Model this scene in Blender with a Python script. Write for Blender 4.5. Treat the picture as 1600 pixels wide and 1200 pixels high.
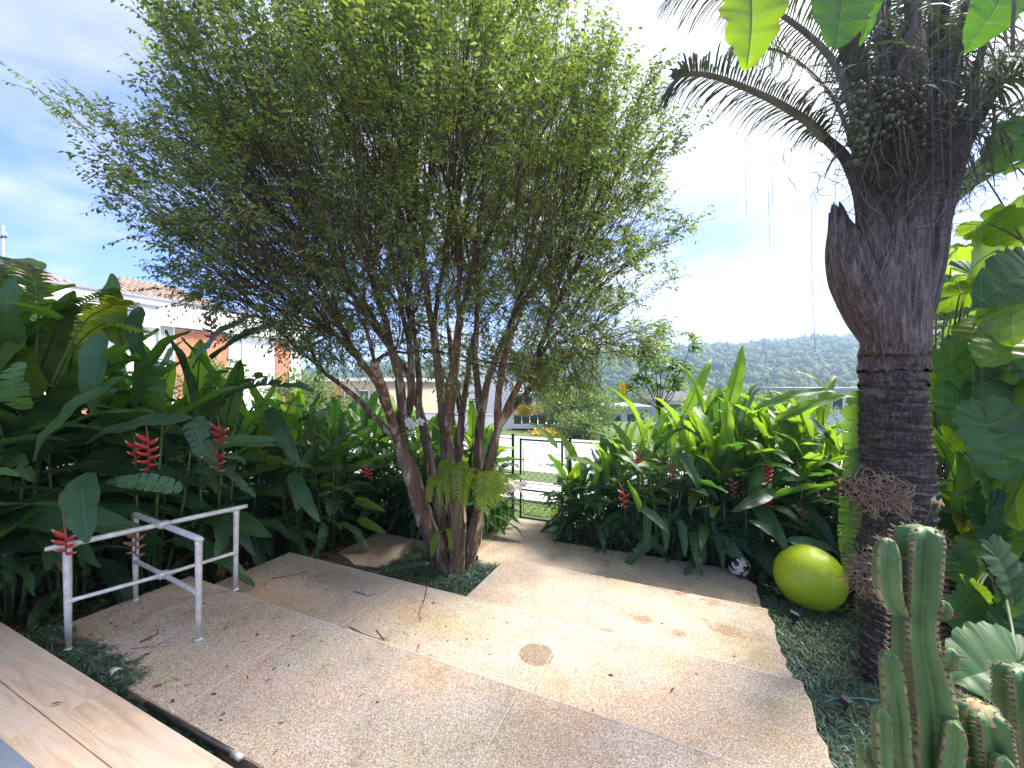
import bpy, bmesh, math, random
import numpy as np
from mathutils import Vector, Matrix, Quaternion
R = math.radians
PI = math.pi
sc = bpy.context.scene
for o in list(bpy.data.objects): bpy.data.objects.remove(o)
COL = sc.collection

# ------------------------------------------------------------------ camera
F = 620.0; CH = 1.5
cam = bpy.data.cameras.new('camera'); cam.sensor_width = 36; cam.lens = F/1600*36
cam.clip_start = 0.02; cam.clip_end = 6000
co = bpy.data.objects.new('camera', cam); COL.objects.link(co)
co.location = (0, 0, CH); co.rotation_euler = (R(90), 0, 0); sc.camera = co

# ------------------------------------------------------------------ light
AZ, EL = R(68), R(50)
SUN = Vector((math.sin(AZ)*math.cos(EL), math.cos(AZ)*math.cos(EL), math.sin(EL)))
w = bpy.data.worlds.new('World'); sc.world = w; w.use_nodes = True
nt = w.node_tree; nt.nodes.clear()
def N(t, typ, **kw):
    n = t.nodes.new(typ)
    for k, v in kw.items(): setattr(n, k, v)
    return n
def setin(t, n, key, v):
    if v is None: return
    if isinstance(v, bpy.types.NodeSocket): t.links.new(v, n.inputs[key])
    else: n.inputs[key].default_value = v
def math_(t, op, a, b=None, c=None, clamp=False):
    n = N(t, 'ShaderNodeMath', operation=op); n.use_clamp = clamp
    setin(t, n, 0, a); setin(t, n, 1, b); setin(t, n, 2, c); return n.outputs[0]
def vmath(t, op, a, b=None, s=None):
    n = N(t, 'ShaderNodeVectorMath', operation=op); setin(t, n, 0, a); setin(t, n, 1, b)
    if s is not None: setin(t, n, 'Scale', s)
    return n.outputs[1] if op in ('DOT_PRODUCT', 'LENGTH', 'DISTANCE') else n.outputs[0]
def noise(t, vec, scale, detail=4, rough=.55, dist=0, out=0):
    n = N(t, 'ShaderNodeTexNoise'); setin(t, n, 'Vector', vec)
    n.inputs['Scale'].default_value = scale; n.inputs['Detail'].default_value = detail
    n.inputs['Roughness'].default_value = rough; n.inputs['Distortion'].default_value = dist
    return n.outputs[out]
def ramp(t, f, stops, interp='LINEAR'):
    n = N(t, 'ShaderNodeValToRGB'); n.color_ramp.interpolation = interp
    e = n.color_ramp.elements
    while len(e) < len(stops): e.new(.5)
    for i, (p, c) in enumerate(stops):
        e[i].position = p
        e[i].color = (c, c, c, 1) if isinstance(c, (int, float)) else (*c, 1)
    setin(t, n, 0, f); return n.outputs[0]
def mix(t, f, a, b, mode='MIX'):
    n = N(t, 'ShaderNodeMix', data_type='RGBA', blend_type=mode)
    def s(i, v):
        if isinstance(v, bpy.types.NodeSocket): t.links.new(v, n.inputs[i])
        else: n.inputs[i].default_value = v if isinstance(v, float) or isinstance(v, int) else (*v, 1)
    if isinstance(f, bpy.types.NodeSocket): t.links.new(f, n.inputs[0])
    else: n.inputs[0].default_value = f
    s(6, a); s(7, b); return n.outputs[2]

sky = N(nt, 'ShaderNodeTexSky', sky_type='NISHITA'); sky.sun_disc = False
sky.sun_elevation = EL; sky.sun_rotation = AZ; sky.air_density = 1.0; sky.dust_density = .6; sky.ozone_density = 1.5
tc = N(nt, 'ShaderNodeTexCoord')
d = tc.outputs['Generated']
sep = N(nt, 'ShaderNodeSeparateXYZ'); nt.links.new(d, sep.inputs[0])
zz = math_(nt, 'ADD', math_(nt, 'MAXIMUM', sep.outputs[2], 0.0), .22)
comb = N(nt, 'ShaderNodeCombineXYZ')
nt.links.new(math_(nt, 'DIVIDE', sep.outputs[0], zz), comb.inputs[0])
nt.links.new(math_(nt, 'DIVIDE', sep.outputs[1], zz), comb.inputs[1])
comb.inputs[2].default_value = 3.1
n1 = noise(nt, comb.outputs[0], 1.05, 7, .55, .25)
toward = vmath(nt, 'DOT_PRODUCT', d, tuple(SUN))                 # clouds thicken round the veiled sun
cov = math_(nt, 'ADD', n1, math_(nt, 'MULTIPLY', toward, .22))
cm = ramp(nt, cov, [(.0, 0), (.50, 0.04), (.68, .90), (1, 1)])
n2 = noise(nt, comb.outputs[0], 2.3, 6, .6, .3)
ccol = mix(nt, ramp(nt, n2, [(.35, 0), (.65, 1)]), (2.15, 2.3, 3.05), (3.1, 3.15, 3.45))
glow = ramp(nt, toward, [(.0, 0), (.72, 0), (1, 1)])
ccol = mix(nt, glow, ccol, (5.4, 5.3, 5.2))
skc = mix(nt, 1.0, sky.outputs[0], (.46, .53, .87), 'MULTIPLY')
skyc = mix(nt, cm, skc, ccol)
bg = N(nt, 'ShaderNodeBackground'); nt.links.new(skyc, bg.inputs[0]); bg.inputs[1].default_value = .11
ow = N(nt, 'ShaderNodeOutputWorld'); nt.links.new(bg.outputs[0], ow.inputs[0])

sl = bpy.data.lights.new('sun', 'SUN'); sl.energy = 2.7; sl.angle = R(16); sl.color = (1, .95, .87)
so = bpy.data.objects.new('sun', sl); COL.objects.link(so)
so.rotation_euler = (-SUN).to_track_quat('-Z', 'Y').to_euler(); so.location = (8, 8, 12)
sc.view_settings.view_transform = 'Standard'; sc.view_settings.look = 'None'
sc.view_settings.gamma = 1; sc.view_settings.exposure = 2.05; sc.view_settings.use_curve_mapping = False
sc.render.engine = 'CYCLES'
sc.cycles.max_bounces = 8; sc.cycles.diffuse_bounces = 5; sc.cycles.transmission_bounces = 6
sc.cycles.volume_bounces = 0; sc.cycles.glossy_bounces = 2
sc.cycles.volume_step_rate = 4

# ------------------------------------------------------------------ frames
E1 = Vector((math.cos(R(-24)), math.sin(R(-24)), 0)); E2 = Vector((-E1.y, E1.x, 0))
def W(s, t, z=0.0): return Vector((E1.x*s+E2.x*t, E1.y*s+E2.y*t, z))
def ST(p): return (p.x*E1.x+p.y*E1.y, p.x*E2.x+p.y*E2.y)
def at(u, v, Y): return Vector(((u-800)/F*Y, Y, CH-(v-600)/F*Y))
def onz(u, v, z): return at(u, v, (CH-z)*F/(v-600))
def interp(x, xs, ys): return float(np.interp(x, xs, ys))
def gz(s, t):
    z = interp(t, [.9, 1.1, 1.95, 2.86, 3.98, 5.6, 7.0, 16, 40, 120, 260, 900], [-.2, -.22, -.36, -.50, -.62, -.66, -.86, -1.05, -2.2, -9, -12, -12])
    return z
def ground(u, v):
    z = -.4
    for _ in range(12):
        p = onz(u, v, z); z = .5*z+.5*gz(*ST(p))
    return onz(u, v, z)

# ------------------------------------------------------------------ objects
OFF = {}
def tag(o, label=None, cat=None, group=None, kind=None):
    if label: o['label'] = label
    if cat: o['category'] = cat
    if group: o['group'] = group
    if kind: o['kind'] = kind
    return o
def thing(name, label=None, cat=None, loc=(0, 0, 0), group=None, kind=None):
    o = bpy.data.objects.new(name, None); COL.objects.link(o); o.location = loc
    o.empty_display_size = .1
    OFF[o.name] = Vector(loc); return tag(o, label, cat, group, kind)
class MB:
    def __init__(s): s.v = []; s.f = []; s.m = []; s.uv = []; s.sm = []
    def add(s, V, Fs, mi=0, UV=None, smooth=True):
        b = len(s.v); s.v.extend([tuple(p) for p in V])
        for f in Fs:
            s.f.append(tuple(b+i for i in f)); s.m.append(mi); s.sm.append(smooth)
        s.uv.extend(UV if UV else [(0., 0.)]*len(V))
    def box(s, c, hx, hy, hz, ax=None, mi=0):
        c = Vector(c)
        if ax is None: ax = (Vector((1, 0, 0)), Vector((0, 1, 0)), Vector((0, 0, 1)))
        V = [c+ax[0]*hx*i+ax[1]*hy*j+ax[2]*hz*k for i in (-1, 1) for j in (-1, 1) for k in (-1, 1)]
        s.add(V, [(0, 1, 3, 2), (4, 6, 7, 5), (0, 4, 5, 1), (2, 3, 7, 6), (0, 2, 6, 4), (1, 5, 7, 3)], mi, None, False)
    def tube(s, pts, rad, n=8, mi=0, cap=True, jit=0, rnd=None, flat=1.0):
        pts = [Vector(p) for p in pts]
        if not hasattr(rad, '__len__'): rad = [rad]*len(pts)
        V = []; Fs = []; UV = []; up = None; L = 0
        for i, p in enumerate(pts):
            a = pts[max(i-1, 0)]; b = pts[min(i+1, len(pts)-1)]
            tdir = (b-a).normalized() if (b-a).length > 1e-9 else Vector((0, 0, 1))
            if up is None:
                up = Vector((0, 0, 1)) if abs(tdir.z) < .9 else Vector((1, 0, 0))
            x = up.cross(tdir)
            if x.length < 1e-6: x = Vector((1, .1, 0)).cross(tdir)
            x.normalize(); y = tdir.cross(x); up = y
            if i: L += (p-pts[i-1]).length
            for k in range(n):
                th = 2*PI*k/n
                r = rad[i]*(1+(rnd.uniform(-jit, jit) if jit else 0))
                V.append(p+x*math.cos(th)*r+y*math.sin(th)*r*flat); UV.append((k/n, L))
        for i in range(len(pts)-1):
            for k in range(n):
                Fs.append((i*n+k, i*n+(k+1) % n, (i+1)*n+(k+1) % n, (i+1)*n+k))
        if cap and n > 2:
            Fs.append(tuple(range(n))[::-1]); Fs.append(tuple((len(pts)-1)*n+k for k in range(n)))
        s.add(V, Fs, mi, UV)
    def lathe(s, prof, c, n=20, mi=0):
        V = [Vector(c)+Vector((math.cos(2*PI*k/n)*r, math.sin(2*PI*k/n)*r, z)) for r, z in prof for k in range(n)]
        Fs = [(i*n+k, i*n+(k+1) % n, (i+1)*n+(k+1) % n, (i+1)*n+k) for i in range(len(prof)-1) for k in range(n)]
        s.add(V, Fs, mi)
    def prism(s, poly, z0, z1, mi=0, bev=0.0):
        n = len(poly); P = [Vector((p[0], p[1], 0)) for p in poly]
        c = sum(P, Vector())/n
        V = [p+Vector((0, 0, z0)) for p in P]+[p+Vector((0, 0, z1-bev)) for p in P]
        Fs = [tuple(range(n))[::-1]]+[(i, (i+1) % n, n+(i+1) % n, n+i) for i in range(n)]
        if bev:
            for i in range(n):
                e0 = (P[i]-P[i-1]).normalized(); e1 = (P[(i+1) % n]-P[i]).normalized()
                nn = Vector((-e0.y-e1.y, e0.x+e1.x, 0))
                nn = nn/max(nn.length_squared/2, .3)
                V.append(P[i]+nn*bev+Vector((0, 0, z1)))
            Fs += [(n+i, n+(i+1) % n, 2*n+(i+1) % n, 2*n+i) for i in range(n)]
            Fs.append(tuple(range(2*n, 3*n)))
        else: Fs.append(tuple(range(n, 2*n)))
        s.add(V, Fs, mi, None, False)
    def mesh(s, name, mats, off=None):
        me = bpy.data.meshes.new(name)
        V = s.v if off is None else [(p[0]-off[0], p[1]-off[1], p[2]-off[2]) for p in s.v]
        me.from_pydata(V, [], s.f)
        if not isinstance(mats, (list, tuple)): mats = [mats]
        for m in mats: me.materials.append(m)
        me.polygons.foreach_set('material_index', s.m); me.polygons.foreach_set('use_smooth', s.sm)
        ul = me.uv_layers.new(name='UVMap'); li = np.empty(len(me.loops), dtype=np.int32)
        me.loops.foreach_get('vertex_index', li)
        uv = np.array(s.uv, dtype=np.float32)[li]; ul.data.foreach_set('uv', uv.ravel())
        me.update(); return me
    def build(s, name, mats, parent=None, **kw):
        off = wloc(parent) if parent else None
        me = s.mesh(name, mats, off)
        return link(name, me, parent)
def wloc(p):
    v = Vector()
    while p is not None:
        v = v+Vector(p.location); p = p.parent
    return v
def link(name, me, parent=None, M=None):
    o = bpy.data.objects.new(name, me); COL.objects.link(o)
    if parent: o.parent = parent
    if M is not None: o.matrix_basis = M
    return o
def copy_tree(o, parent=None):
    c = o.copy(); COL.objects.link(c)
    if parent: c.parent = parent
    for ch in KIDS.get(o.name, ()): copy_tree(ch, c)
    return c
KIDS = {}
def npmesh(name, V, Fq, mat, ft=None):
    """V (n,3); Fq list of arrays of faces (m,k)"""
    me = bpy.data.meshes.new(name)
    me.vertices.add(len(V)); me.vertices.foreach_set('co', np.asarray(V, dtype=np.float32).ravel())
    tot = np.concatenate([f.ravel() for f in Fq]).astype(np.int32)
    sizes = np.concatenate([np.full(len(f), f.shape[1]) for f in Fq]).astype(np.int32)
    me.loops.add(len(tot)); me.loops.foreach_set('vertex_index', tot)
    me.polygons.add(len(sizes))
    me.polygons.foreach_set('loop_start', np.concatenate([[0], np.cumsum(sizes)[:-1]]).astype(np.int32))
    me.materials.append(mat)
    me.update(calc_edges=True); me.validate()
    return me
def aim(p, dvec, up=(0, 0, 1), roll=0, scale=1.0):
    """matrix with local +X along dvec and +Z as near to up as it goes"""
    x = Vector(dvec).normalized(); z = Vector(up)-x*x.dot(Vector(up))
    if z.length < 1e-3: z = Vector((1, 0, 0))-x*x.x
    z.normalize(); y = z.cross(x)
    M = Matrix((x, y, z)).transposed().to_4x4()
    M = Matrix.Translation(p) @ M @ Matrix.Rotation(roll, 4, 'X') @ (Matrix.Diagonal((scale, scale, scale, 1)) if not hasattr(scale, '__len__') else Matrix.Diagonal((*scale, 1)))
    return M

# ------------------------------------------------------------------ materials
def mat(name):
    m = bpy.data.materials.new(name); m.use_nodes = True; t = m.node_tree
    return m, t, t.nodes['Principled BSDF'], t.nodes['Material Output']
def bump(t, b, h, strength=.3, dist=.01):
    n = N(t, 'ShaderNodeBump'); n.inputs['Strength'].default_value = strength; n.inputs['Distance'].default_value = dist
    t.links.new(h, n.inputs['Height']); t.links.new(n.outputs[0], b.inputs['Normal'])
def pos(t): return N(t, 'ShaderNodeNewGeometry').outputs['Position']
def simple(name, c, rough=.6, metal=0, var=.15, scale=12, spec=.5, bmp=0):
    m, t, b, o = mat(name)
    n = noise(t, N(t, 'ShaderNodeTexCoord').outputs['Object'], scale, 5, .6)
    f = ramp(t, n, [(.3, 1-var), (.7, 1+var)])
    t.links.new(mix(t, 1.0, c, f, 'MULTIPLY'), b.inputs['Base Color'])
    b.inputs['Roughness'].default_value = rough; b.inputs['Metallic'].default_value = metal
    b.inputs['Specular IOR Level'].default_value = spec
    if bmp: bump(t, b, n, bmp, .01)
    return m
def leafmat(name, c, ct, rough=.38, trans=.4, var=.25, veins=0, rib=None, brown=.0, rand='object', spec=.5):
    m, t, b, o = mat(name)
    if rand == 'object': rv = N(t, 'ShaderNodeObjectInfo').outputs['Random']
    elif rand == 'island': rv = N(t, 'ShaderNodeNewGeometry').outputs['Random Per Island']
    f = ramp(t, rv, [(0, 1-var), (1, 1+var)])
    cc = mix(t, 1.0, c, f, 'MULTIPLY'); ct_ = mix(t, 1.0, ct, f, 'MULTIPLY')
    big = noise(t, pos(t), 1.4 if rand == 'island' else 9, 3, .6)
    hue = ramp(t, big, [(.3, (.82, .9, 1.05)), (.7, (1.25, 1.1, .75))])
    cc = mix(t, 1.0, cc, hue, 'MULTIPLY'); ct_ = mix(t, 1.0, ct_, hue, 'MULTIPLY')
    if veins:
        uvn = N(t, 'ShaderNodeUVMap'); sp = N(t, 'ShaderNodeSeparateXYZ'); t.links.new(uvn.outputs[0], sp.inputs[0])
        u, v = sp.outputs[0], sp.outputs[1]
        if veins == 1:      # long blade: u across 0..1, v along in metres
            a = math_(t, 'ABSOLUTE', math_(t, 'SUBTRACT', u, .5))
            ribm = math_(t, 'LESS_THAN', a, .022)
            wv = math_(t, 'SINE', math_(t, 'MULTIPLY', math_(t, 'SUBTRACT', v, math_(t, 'MULTIPLY', a, .07)), 420.0))
            bump(t, b, wv, .35, .0012)
            edge = ramp(t, math_(t, 'ADD', a, math_(t, 'MULTIPLY', noise(t, uvn.outputs[0], 7, 3), .16)), [(.555, 0), (.58, 1)])
            if brown: cc = mix(t, math_(t, 'MULTIPLY', edge, brown), cc, (.16, .10, .04))
            spots = ramp(t, noise(t, pos(t), 60, 3, .6), [(.70, 0), (.73, 1)])
            cc = mix(t, math_(t, 'MULTIPLY', spots, .6), cc, (.12, .09, .03))
        else:               # lobed leaf: u = side vein phase, v = radius
            fr = math_(t, 'ABSOLUTE', math_(t, 'SUBTRACT', math_(t, 'FRACT', u), .5))
            ribm = math_(t, 'LESS_THAN', math_(t, 'MULTIPLY', fr, v), .009)
            bump(t, b, math_(t, 'MULTIPLY', fr, -1.0), .25, .01)
        cc = mix(t, math_(t, 'MULTIPLY', ribm, .75), cc, rib or (.2, .32, .08))
        ct_ = mix(t, math_(t, 'MULTIPLY', ribm, .5), ct_, (.35, .5, .15))
    t.links.new(cc, b.inputs['Base Color']); b.inputs['Roughness'].default_value = rough
    b.inputs['Specular IOR Level'].default_value = spec
    tr = N(t, 'ShaderNodeBsdfTranslucent'); t.links.new(ct_, tr.inputs[0])
    mx = N(t, 'ShaderNodeMixShader'); mx.inputs[0].default_value = trans
    t.links.new(b.outputs[0], mx.inputs[1]); t.links.new(tr.outputs[0], mx.inputs[2]); t.links.new(mx.outputs[0], o.inputs[0])
    return m
M = {}
M['hel_dark'] = leafmat('heliconia_leaf_mature', (.046, .115, .052), (.12, .32, .04), .36, .32, .35, 1, (.16, .26, .09), .8)
M['hel_mid'] = leafmat('heliconia_leaf', (.062, .150, .042), (.19, .44, .03), .38, .38, .3, 1, (.22, .34, .10), .5)
M['hel_young'] = leafmat('heliconia_leaf_young', (.10, .20, .03), (.30, .54, .03), .42, .48, .22, 1, (.35, .48, .12), .1)
M['hel_dry'] = leafmat('heliconia_leaf_dry', (.20, .13, .07), (.3, .18, .06), .7, .25, .3, 1, (.3, .22, .12), .8)
M['crown'] = leafmat('tree_leaf', (.105, .165, .060), (.28, .43, .07), .40, .36, .45, 0, rand='island')
M['crown_new'] = leafmat('tree_leaf_new', (.18, .26, .05), (.45, .60, .06), .42, .45, .3, 0, rand='island')
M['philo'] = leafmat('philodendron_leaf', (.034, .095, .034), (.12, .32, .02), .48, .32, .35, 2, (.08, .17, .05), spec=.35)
M['philo_backlit'] = leafmat('philodendron_leaf_backlit', (.07, .15, .02), (.30, .50, .02), .38, .5, .3, 2, (.18, .32, .06))  # brighter copy of the leaf, sun from behind put into its colour
M['philo_yellow'] = leafmat('philodendron_leaf_yellowing', (.35, .30, .03), (.8, .7, .05), .45, .5, .2, 2, (.4, .4, .1))
M['fern'] = leafmat('fern_leaf', (.26, .37, .04), (.60, .75, .06), .5, .5, .25, 0, rand='island')
M['palm_leaf'] = leafmat('palm_leaflet', (.062, .085, .050), (.12, .17, .06), .5, .22, .3, 0, rand='island')
M['grass'] = leafmat('mondo_grass', (.075, .135, .095), (.12, .2, .10), .38, .2, .85, 0, rand='island')
M['grass_light'] = leafmat('verge_grass', (.16, .26, .05), (.3, .42, .06), .6, .3, .4, 0, rand='island')
M['shrub'] = leafmat('shrub_leaf', (.12, .19, .05), (.22, .34, .06), .5, .35, .4, 0, rand='island')
M['croton'] = leafmat('yellow_leaf', (.55, .42, .03), (.8, .62, .05), .5, .35, .4, 0, rand='island')
M['stem'] = simple('green_stem', (.09, .14, .04), .5, 0, .4, 20)
M['stem_brown'] = simple('brown_stem', (.10, .07, .045), .8, 0, .4, 20)
M['soil'] = simple('soil', (.045, .032, .022), .95, 0, .5, 30, .2, .8)

def bark(name, a, bcol, c, scale=9, stretch=.25):
    m, t, b, o = mat(name)
    mp = N(t, 'ShaderNodeMapping'); t.links.new(pos(t), mp.inputs[0]); mp.inputs['Scale'].default_value = (1, 1, stretch)
    n = noise(t, mp.outputs[0], scale, 6, .6, .6)
    col = ramp(t, n, [(.32, a), (.48, bcol), (.53, bcol), (.60, c)])
    n2 = noise(t, mp.outputs[0], scale*6, 5, .7)
    col = mix(t, 1.0, col, ramp(t, n2, [(.25, .55), (.7, 1.25)]), 'MULTIPLY')
    t.links.new(col, b.inputs['Base Color']); b.inputs['Roughness'].default_value = .85
    b.inputs['Specular IOR Level'].default_value = .25
    bump(t, b, math_(t, 'ADD', n, math_(t, 'MULTIPLY', n2, .4)), .9, .03)
    return m
M['bark'] = bark('peeling_bark', (.085, .052, .036), (.23, .145, .10), (.54, .43, .33), 13, .16)
M['branch'] = bark('branch_bark', (.055, .036, .028), (.105, .070, .050), (.22, .155, .115), 10)
# slab terrazzo
def slabmat():
    m, t, b, o = mat('washed_aggregate_slab')
    p = pos(t)
    vo = N(t, 'ShaderNodeTexVoronoi'); t.links.new(p, vo.inputs['Vector']); vo.inputs['Scale'].default_value = 200
    cell = N(t, 'ShaderNodeSeparateXYZ'); t.links.new(vo.outputs['Color'], cell.inputs[0])
    chips = ramp(t, cell.outputs[0], [(0, (.36, .255, .195)), (.22, (.52, .41, .33)), (.55, (.63, .53, .44)), (.85, (.74, .64, .54)), (1, (.84, .77, .69))])
    base = mix(t, ramp(t, vo.outputs['Distance'], [(.45, 0), (.75, 1)]), chips, (.30, .25, .19))
    def stain(col, sc_, lo, hi, amt, off):
        nonlocal base
        f = ramp(t, noise(t, vmath(t, 'ADD', p, (off, off*2, 0)), sc_, 5, .6, .4), [(lo, 0), (hi, amt)])
        base = mix(t, f, base, mix(t, 1.0, base, col, 'MULTIPLY'))
    stain((1.12, .80, .62), 1.1, .50, .72, .7, 3.0)
    stain((.86, .92, .66), 1.6, .48, .72, .7, 11.0)
    stain((.80, .78, .74), 6.0, .45, .75, .5, 51.0)
    stain((1.08, .9, .8), 4.0, .45, .75, .5, 61.0)
    stain((.62, .58, .56), .9, .52, .72, .7, 21.0)
    stain((.62, .52, .45), 3.5, .54, .72, .45, 31.0)
    def patch(c, rx, ry, col, amt, wob=.10, soft=.12):
        nonlocal base
        q = vmath(t, 'SUBTRACT', p, tuple(c))
        a = vmath(t, 'DOT_PRODUCT', q, tuple(E1)); bb = vmath(t, 'DOT_PRODUCT', q, tuple(E2))
        r = math_(t, 'SQRT', math_(t, 'ADD', math_(t, 'POWER', math_(t, 'ABSOLUTE', math_(t, 'DIVIDE', a, rx)), 2.0), math_(t, 'POWER', math_(t, 'ABSOLUTE', math_(t, 'DIVIDE', bb, ry)), 2.0)))
        r = math_(t, 'ADD', r, math_(t, 'MULTIPLY', math_(t, 'SUBTRACT', noise(t, p, 22, 6, .7), .5), wob*30))
        f = ramp(t, r, [(1-soft if soft < 1 else 0, amt), (1, 0)])
        base = mix(t, f, base, mix(t, 1.0, base, col, 'MULTIPLY'))
    for u, v, rx, ry in ((1003, 967, .09, .05), (1062, 990, .07, .04), (1112, 940, .09, .07), (1062, 926, .05, .05), (1135, 985, .13, .07), (952, 986, .06, .03), (1100, 968, .04, .03)):
        patch(onz(u, v, -.42), rx, ry, (.74, .52, .42), .75, .16, .25)
    patch(onz(838, 1022, -.27), .115, .115, (.55, .50, .44), .9, .012, .05)
    patch(onz(410, 985, -.12), .45, .22, (1.10, .80, .62), .5, .12, .95)
    patch(onz(660, 1060, -.12), .3, .2, (1.12, .82, .64), .45, .12, .95)
    patch(onz(860, 1060, -.27), .3, .16, (1.12, .84, .62), .45, .12, .95)
    patch(onz(520, 900, -.27), .65, .32, (.50, .50, .50), .8, .05, .8)  # tree's shade on the second step, darkened into the slab colour
    patch(onz(560, 860, -.57), .7, .5, (.52, .44, .40), .8, .05, .8)  # tree's shade on the lowest slab beside the grass square, painted in
    patch(onz(690, 975, -.27), .6, .2, (.82, .86, .55), .7, .05, .9)
    base = mix(t, 1.0, base, ramp(t, N(t, 'ShaderNodeObjectInfo').outputs['Random'], [(0, (.92, .93, .93)), (.5, (1.0, .99, .97)), (1, (1.1, 1.05, 1.0))]), 'MULTIPLY')
    t.links.new(base, b.inputs['Base Color']); b.inputs['Roughness'].default_value = .8
    b.inputs['Specular IOR Level'].default_value = .35
    bump(t, b, vo.outputs['Distance'], .5, .004)
    return m
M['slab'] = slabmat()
M['grout'] = simple('joint_strip', (.55, .50, .43), .8)
def tilemat():
    m, t, b, o = mat('wood_look_tile')
    p = pos(t)
    oi = N(t, 'ShaderNodeObjectInfo').outputs['Random']
    a = vmath(t, 'DOT_PRODUCT', p, tuple(E1)); c = vmath(t, 'DOT_PRODUCT', p, tuple(E2))
    cb = N(t, 'ShaderNodeCombineXYZ')
    t.links.new(math_(t, 'ADD', math_(t, 'MULTIPLY', a, 1.1), math_(t, 'MULTIPLY', oi, 37.0)), cb.inputs[0])
    t.links.new(math_(t, 'MULTIPLY', c, 11.0), cb.inputs[1])
    g = noise(t, cb.outputs[0], 1.6, 7, .6, 1.3)
    col = ramp(t, g, [(.25, (.50, .34, .23)), (.42, (.66, .48, .34)), (.55, (.78, .60, .44)), (.75, (.70, .57, .45))])
    col = mix(t, ramp(t, noise(t, p, 3, 3), [(.45, 0), (.62, .55)]), col, (.62, .54, .49))
    col = mix(t, 1.0, col, ramp(t, oi, [(0, (.92, .92, .95)), (1, (1.1, 1.04, .96))]), 'MULTIPLY')
    wv = math_(t, 'SINE', math_(t, 'MULTIPLY', c, 780.0))
    col = mix(t, math_(t, 'MULTIPLY', ramp(t, wv, [(0, 1), (.25, 0)]), .20), col, (.26, .2, .15))
    t.links.new(col, b.inputs['Base Color']); b.inputs['Roughness'].default_value = .5
    bump(t, b, wv, .4, .0012); return m
M['tile'] = tilemat()
M['black'] = simple('black_paint', (.02, .02, .022), .45)
M['alu'] = simple('brushed_aluminium', (.72, .70, .65), .5, .3, .22, 16)
M['pipe'] = simple('dark_pipe', (.05, .045, .042), .3, .2)
M['white_wall'] = simple('white_render', (.80, .79, .77), .85, 0, .05, .8)
M['wall_beige'] = simple('beige_render', (.55, .45, .35), .85, 0, .08, .8)
M['glass_dark'] = simple('dark_glass', (.03, .035, .04), .08, 0, .05)
M['grey_roof'] = simple('grey_roof', (.33, .34, .37), .6, 0, .12, .6)
M['concrete'] = simple('pale_concrete', (.56, .54, .50), .85, 0, .12, 1.2)
M['verge'] = simple('verge_ground', (.20, .24, .09), .9, 0, .3, 4)
M['white_petal'] = leafmat('white_petal', (.85, .85, .84), (.85, .85, .85), .5, .4, .02, 0)
M['rope'] = simple('aerial_root', (.16, .13, .10), .8)
M['hose'] = simple('green_hose', (.03, .16, .13), .4)
M['mat_grey'] = simple('grey_rug', (.20, .225, .27), .95, 0, .15, 200, .2, .3)

# ================================================================== SETTING
g_rng = random.Random(5)
# ground: one sheet, fine near, coarse far
def build_ground():
    ss = [-2500, -900, -400, -200, -100, -60, -40, -25]+[x*.5-16 for x in range(0, 64)]+[16, 25, 40, 60, 100, 200, 400, 900, 2500]
    ts = [-900, -200, -60, -20, -8, -3, 0, .6]+[.9+.1*i for i in range(62)]+[7.5, 8, 9, 10, 12, 14, 16, 20, 26, 32, 40, 60, 90, 120, 180, 260, 400, 900, 2500]
    V = []; Fs = []
    for t_ in ts:
        for s_ in ss:
            z = gz(s_, t_)
            if t_ < .7: z = -.2
            if t_ < 8 and abs(s_) < 16 and t_ > .7: z += g_rng.uniform(-.012, .008)
            V.append(W(s_, t_, z))
    n = len(ss)
    for j in range(len(ts)-1):
        for i in range(n-1): Fs.append((j*n+i, j*n+i+1, (j+1)*n+i+1, (j+1)*n+i))
    mb = MB(); mb.add(V, Fs)
    m, t, b, o = mat('ground_earth')
    p = pos(t); tt = vmath(t, 'DOT_PRODUCT', p, tuple(E2))
    near = mix(t, ramp(t, noise(t, p, 14, 5, .7), [(.4, 0), (.6, 1)]), (.035, .026, .018), (.075, .055, .038))
    far = mix(t, noise(t, p, .08, 4), (.06, .11, .03), (.12, .16, .05))
    f = ramp(t, math_(t, 'MULTIPLY', tt, .05), [(.29, 0), (.33, 1)])
    t.links.new(mix(t, f, near, far), b.inputs['Base Color']); b.inputs['Roughness'].default_value = .95
    bump(t, b, noise(t, p, 40, 4), .8, .02)
    return tag(mb.build('ground', m), kind='structure')
build_ground()
PALM = ground(1382, 1065)
def rect(s0, s1, t0, t1): return [W(s0, t0), W(s1, t0), W(s1, t1), W(s0, t1)]
# deck of tiles
deck = thing('deck', loc=(0, 0, 0), kind='structure')
mb = MB(); mb.prism(rect(-5.2, 1.2, -1.6, .965), -.22, -.012); mb.build('deck_base', simple('tile_joint', (.05, .036, .026), .9), deck)
LT, WT = .905, .197  # tile length and width
for r_ in range(0, 9):
    t1 = .975-r_*WT; t0 = t1-WT+.0035
    offs = 0 if r_ % 2 == 0 else .0
    # joints found in the photograph: s = ST of tile corners
    s_ref = ST(onz(172, 1076, 0))[0] if r_ == 0 else (ST(onz(78, 1122, 0))[0] if r_ == 1 else ST(onz(10, 1158, 0))[0])
    s_ref += 0.0
    for k in range(-3, 4):
        a = s_ref+k*LT; b_ = a+LT-.005
        if b_ < -4.9 or a > 1.1: continue
        mb = MB(); mb.prism(rect(max(a, -4.9), min(b_, 1.1), t0, t1), -.011, g_rng.uniform(-.0006, .0006), 0, .0015)
        mb.build('tile', M['tile'], deck)
mb = MB(); q0 = onz(0, 1152, .008); q1 = onz(56, 1200, .008)
dd = (q1-q0).normalized(); nn = Vector((-dd.y, dd.x, 0))
if nn.y > 0: nn = -nn
A0 = q0-dd*1.2; A1 = q1+dd*.30
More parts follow.
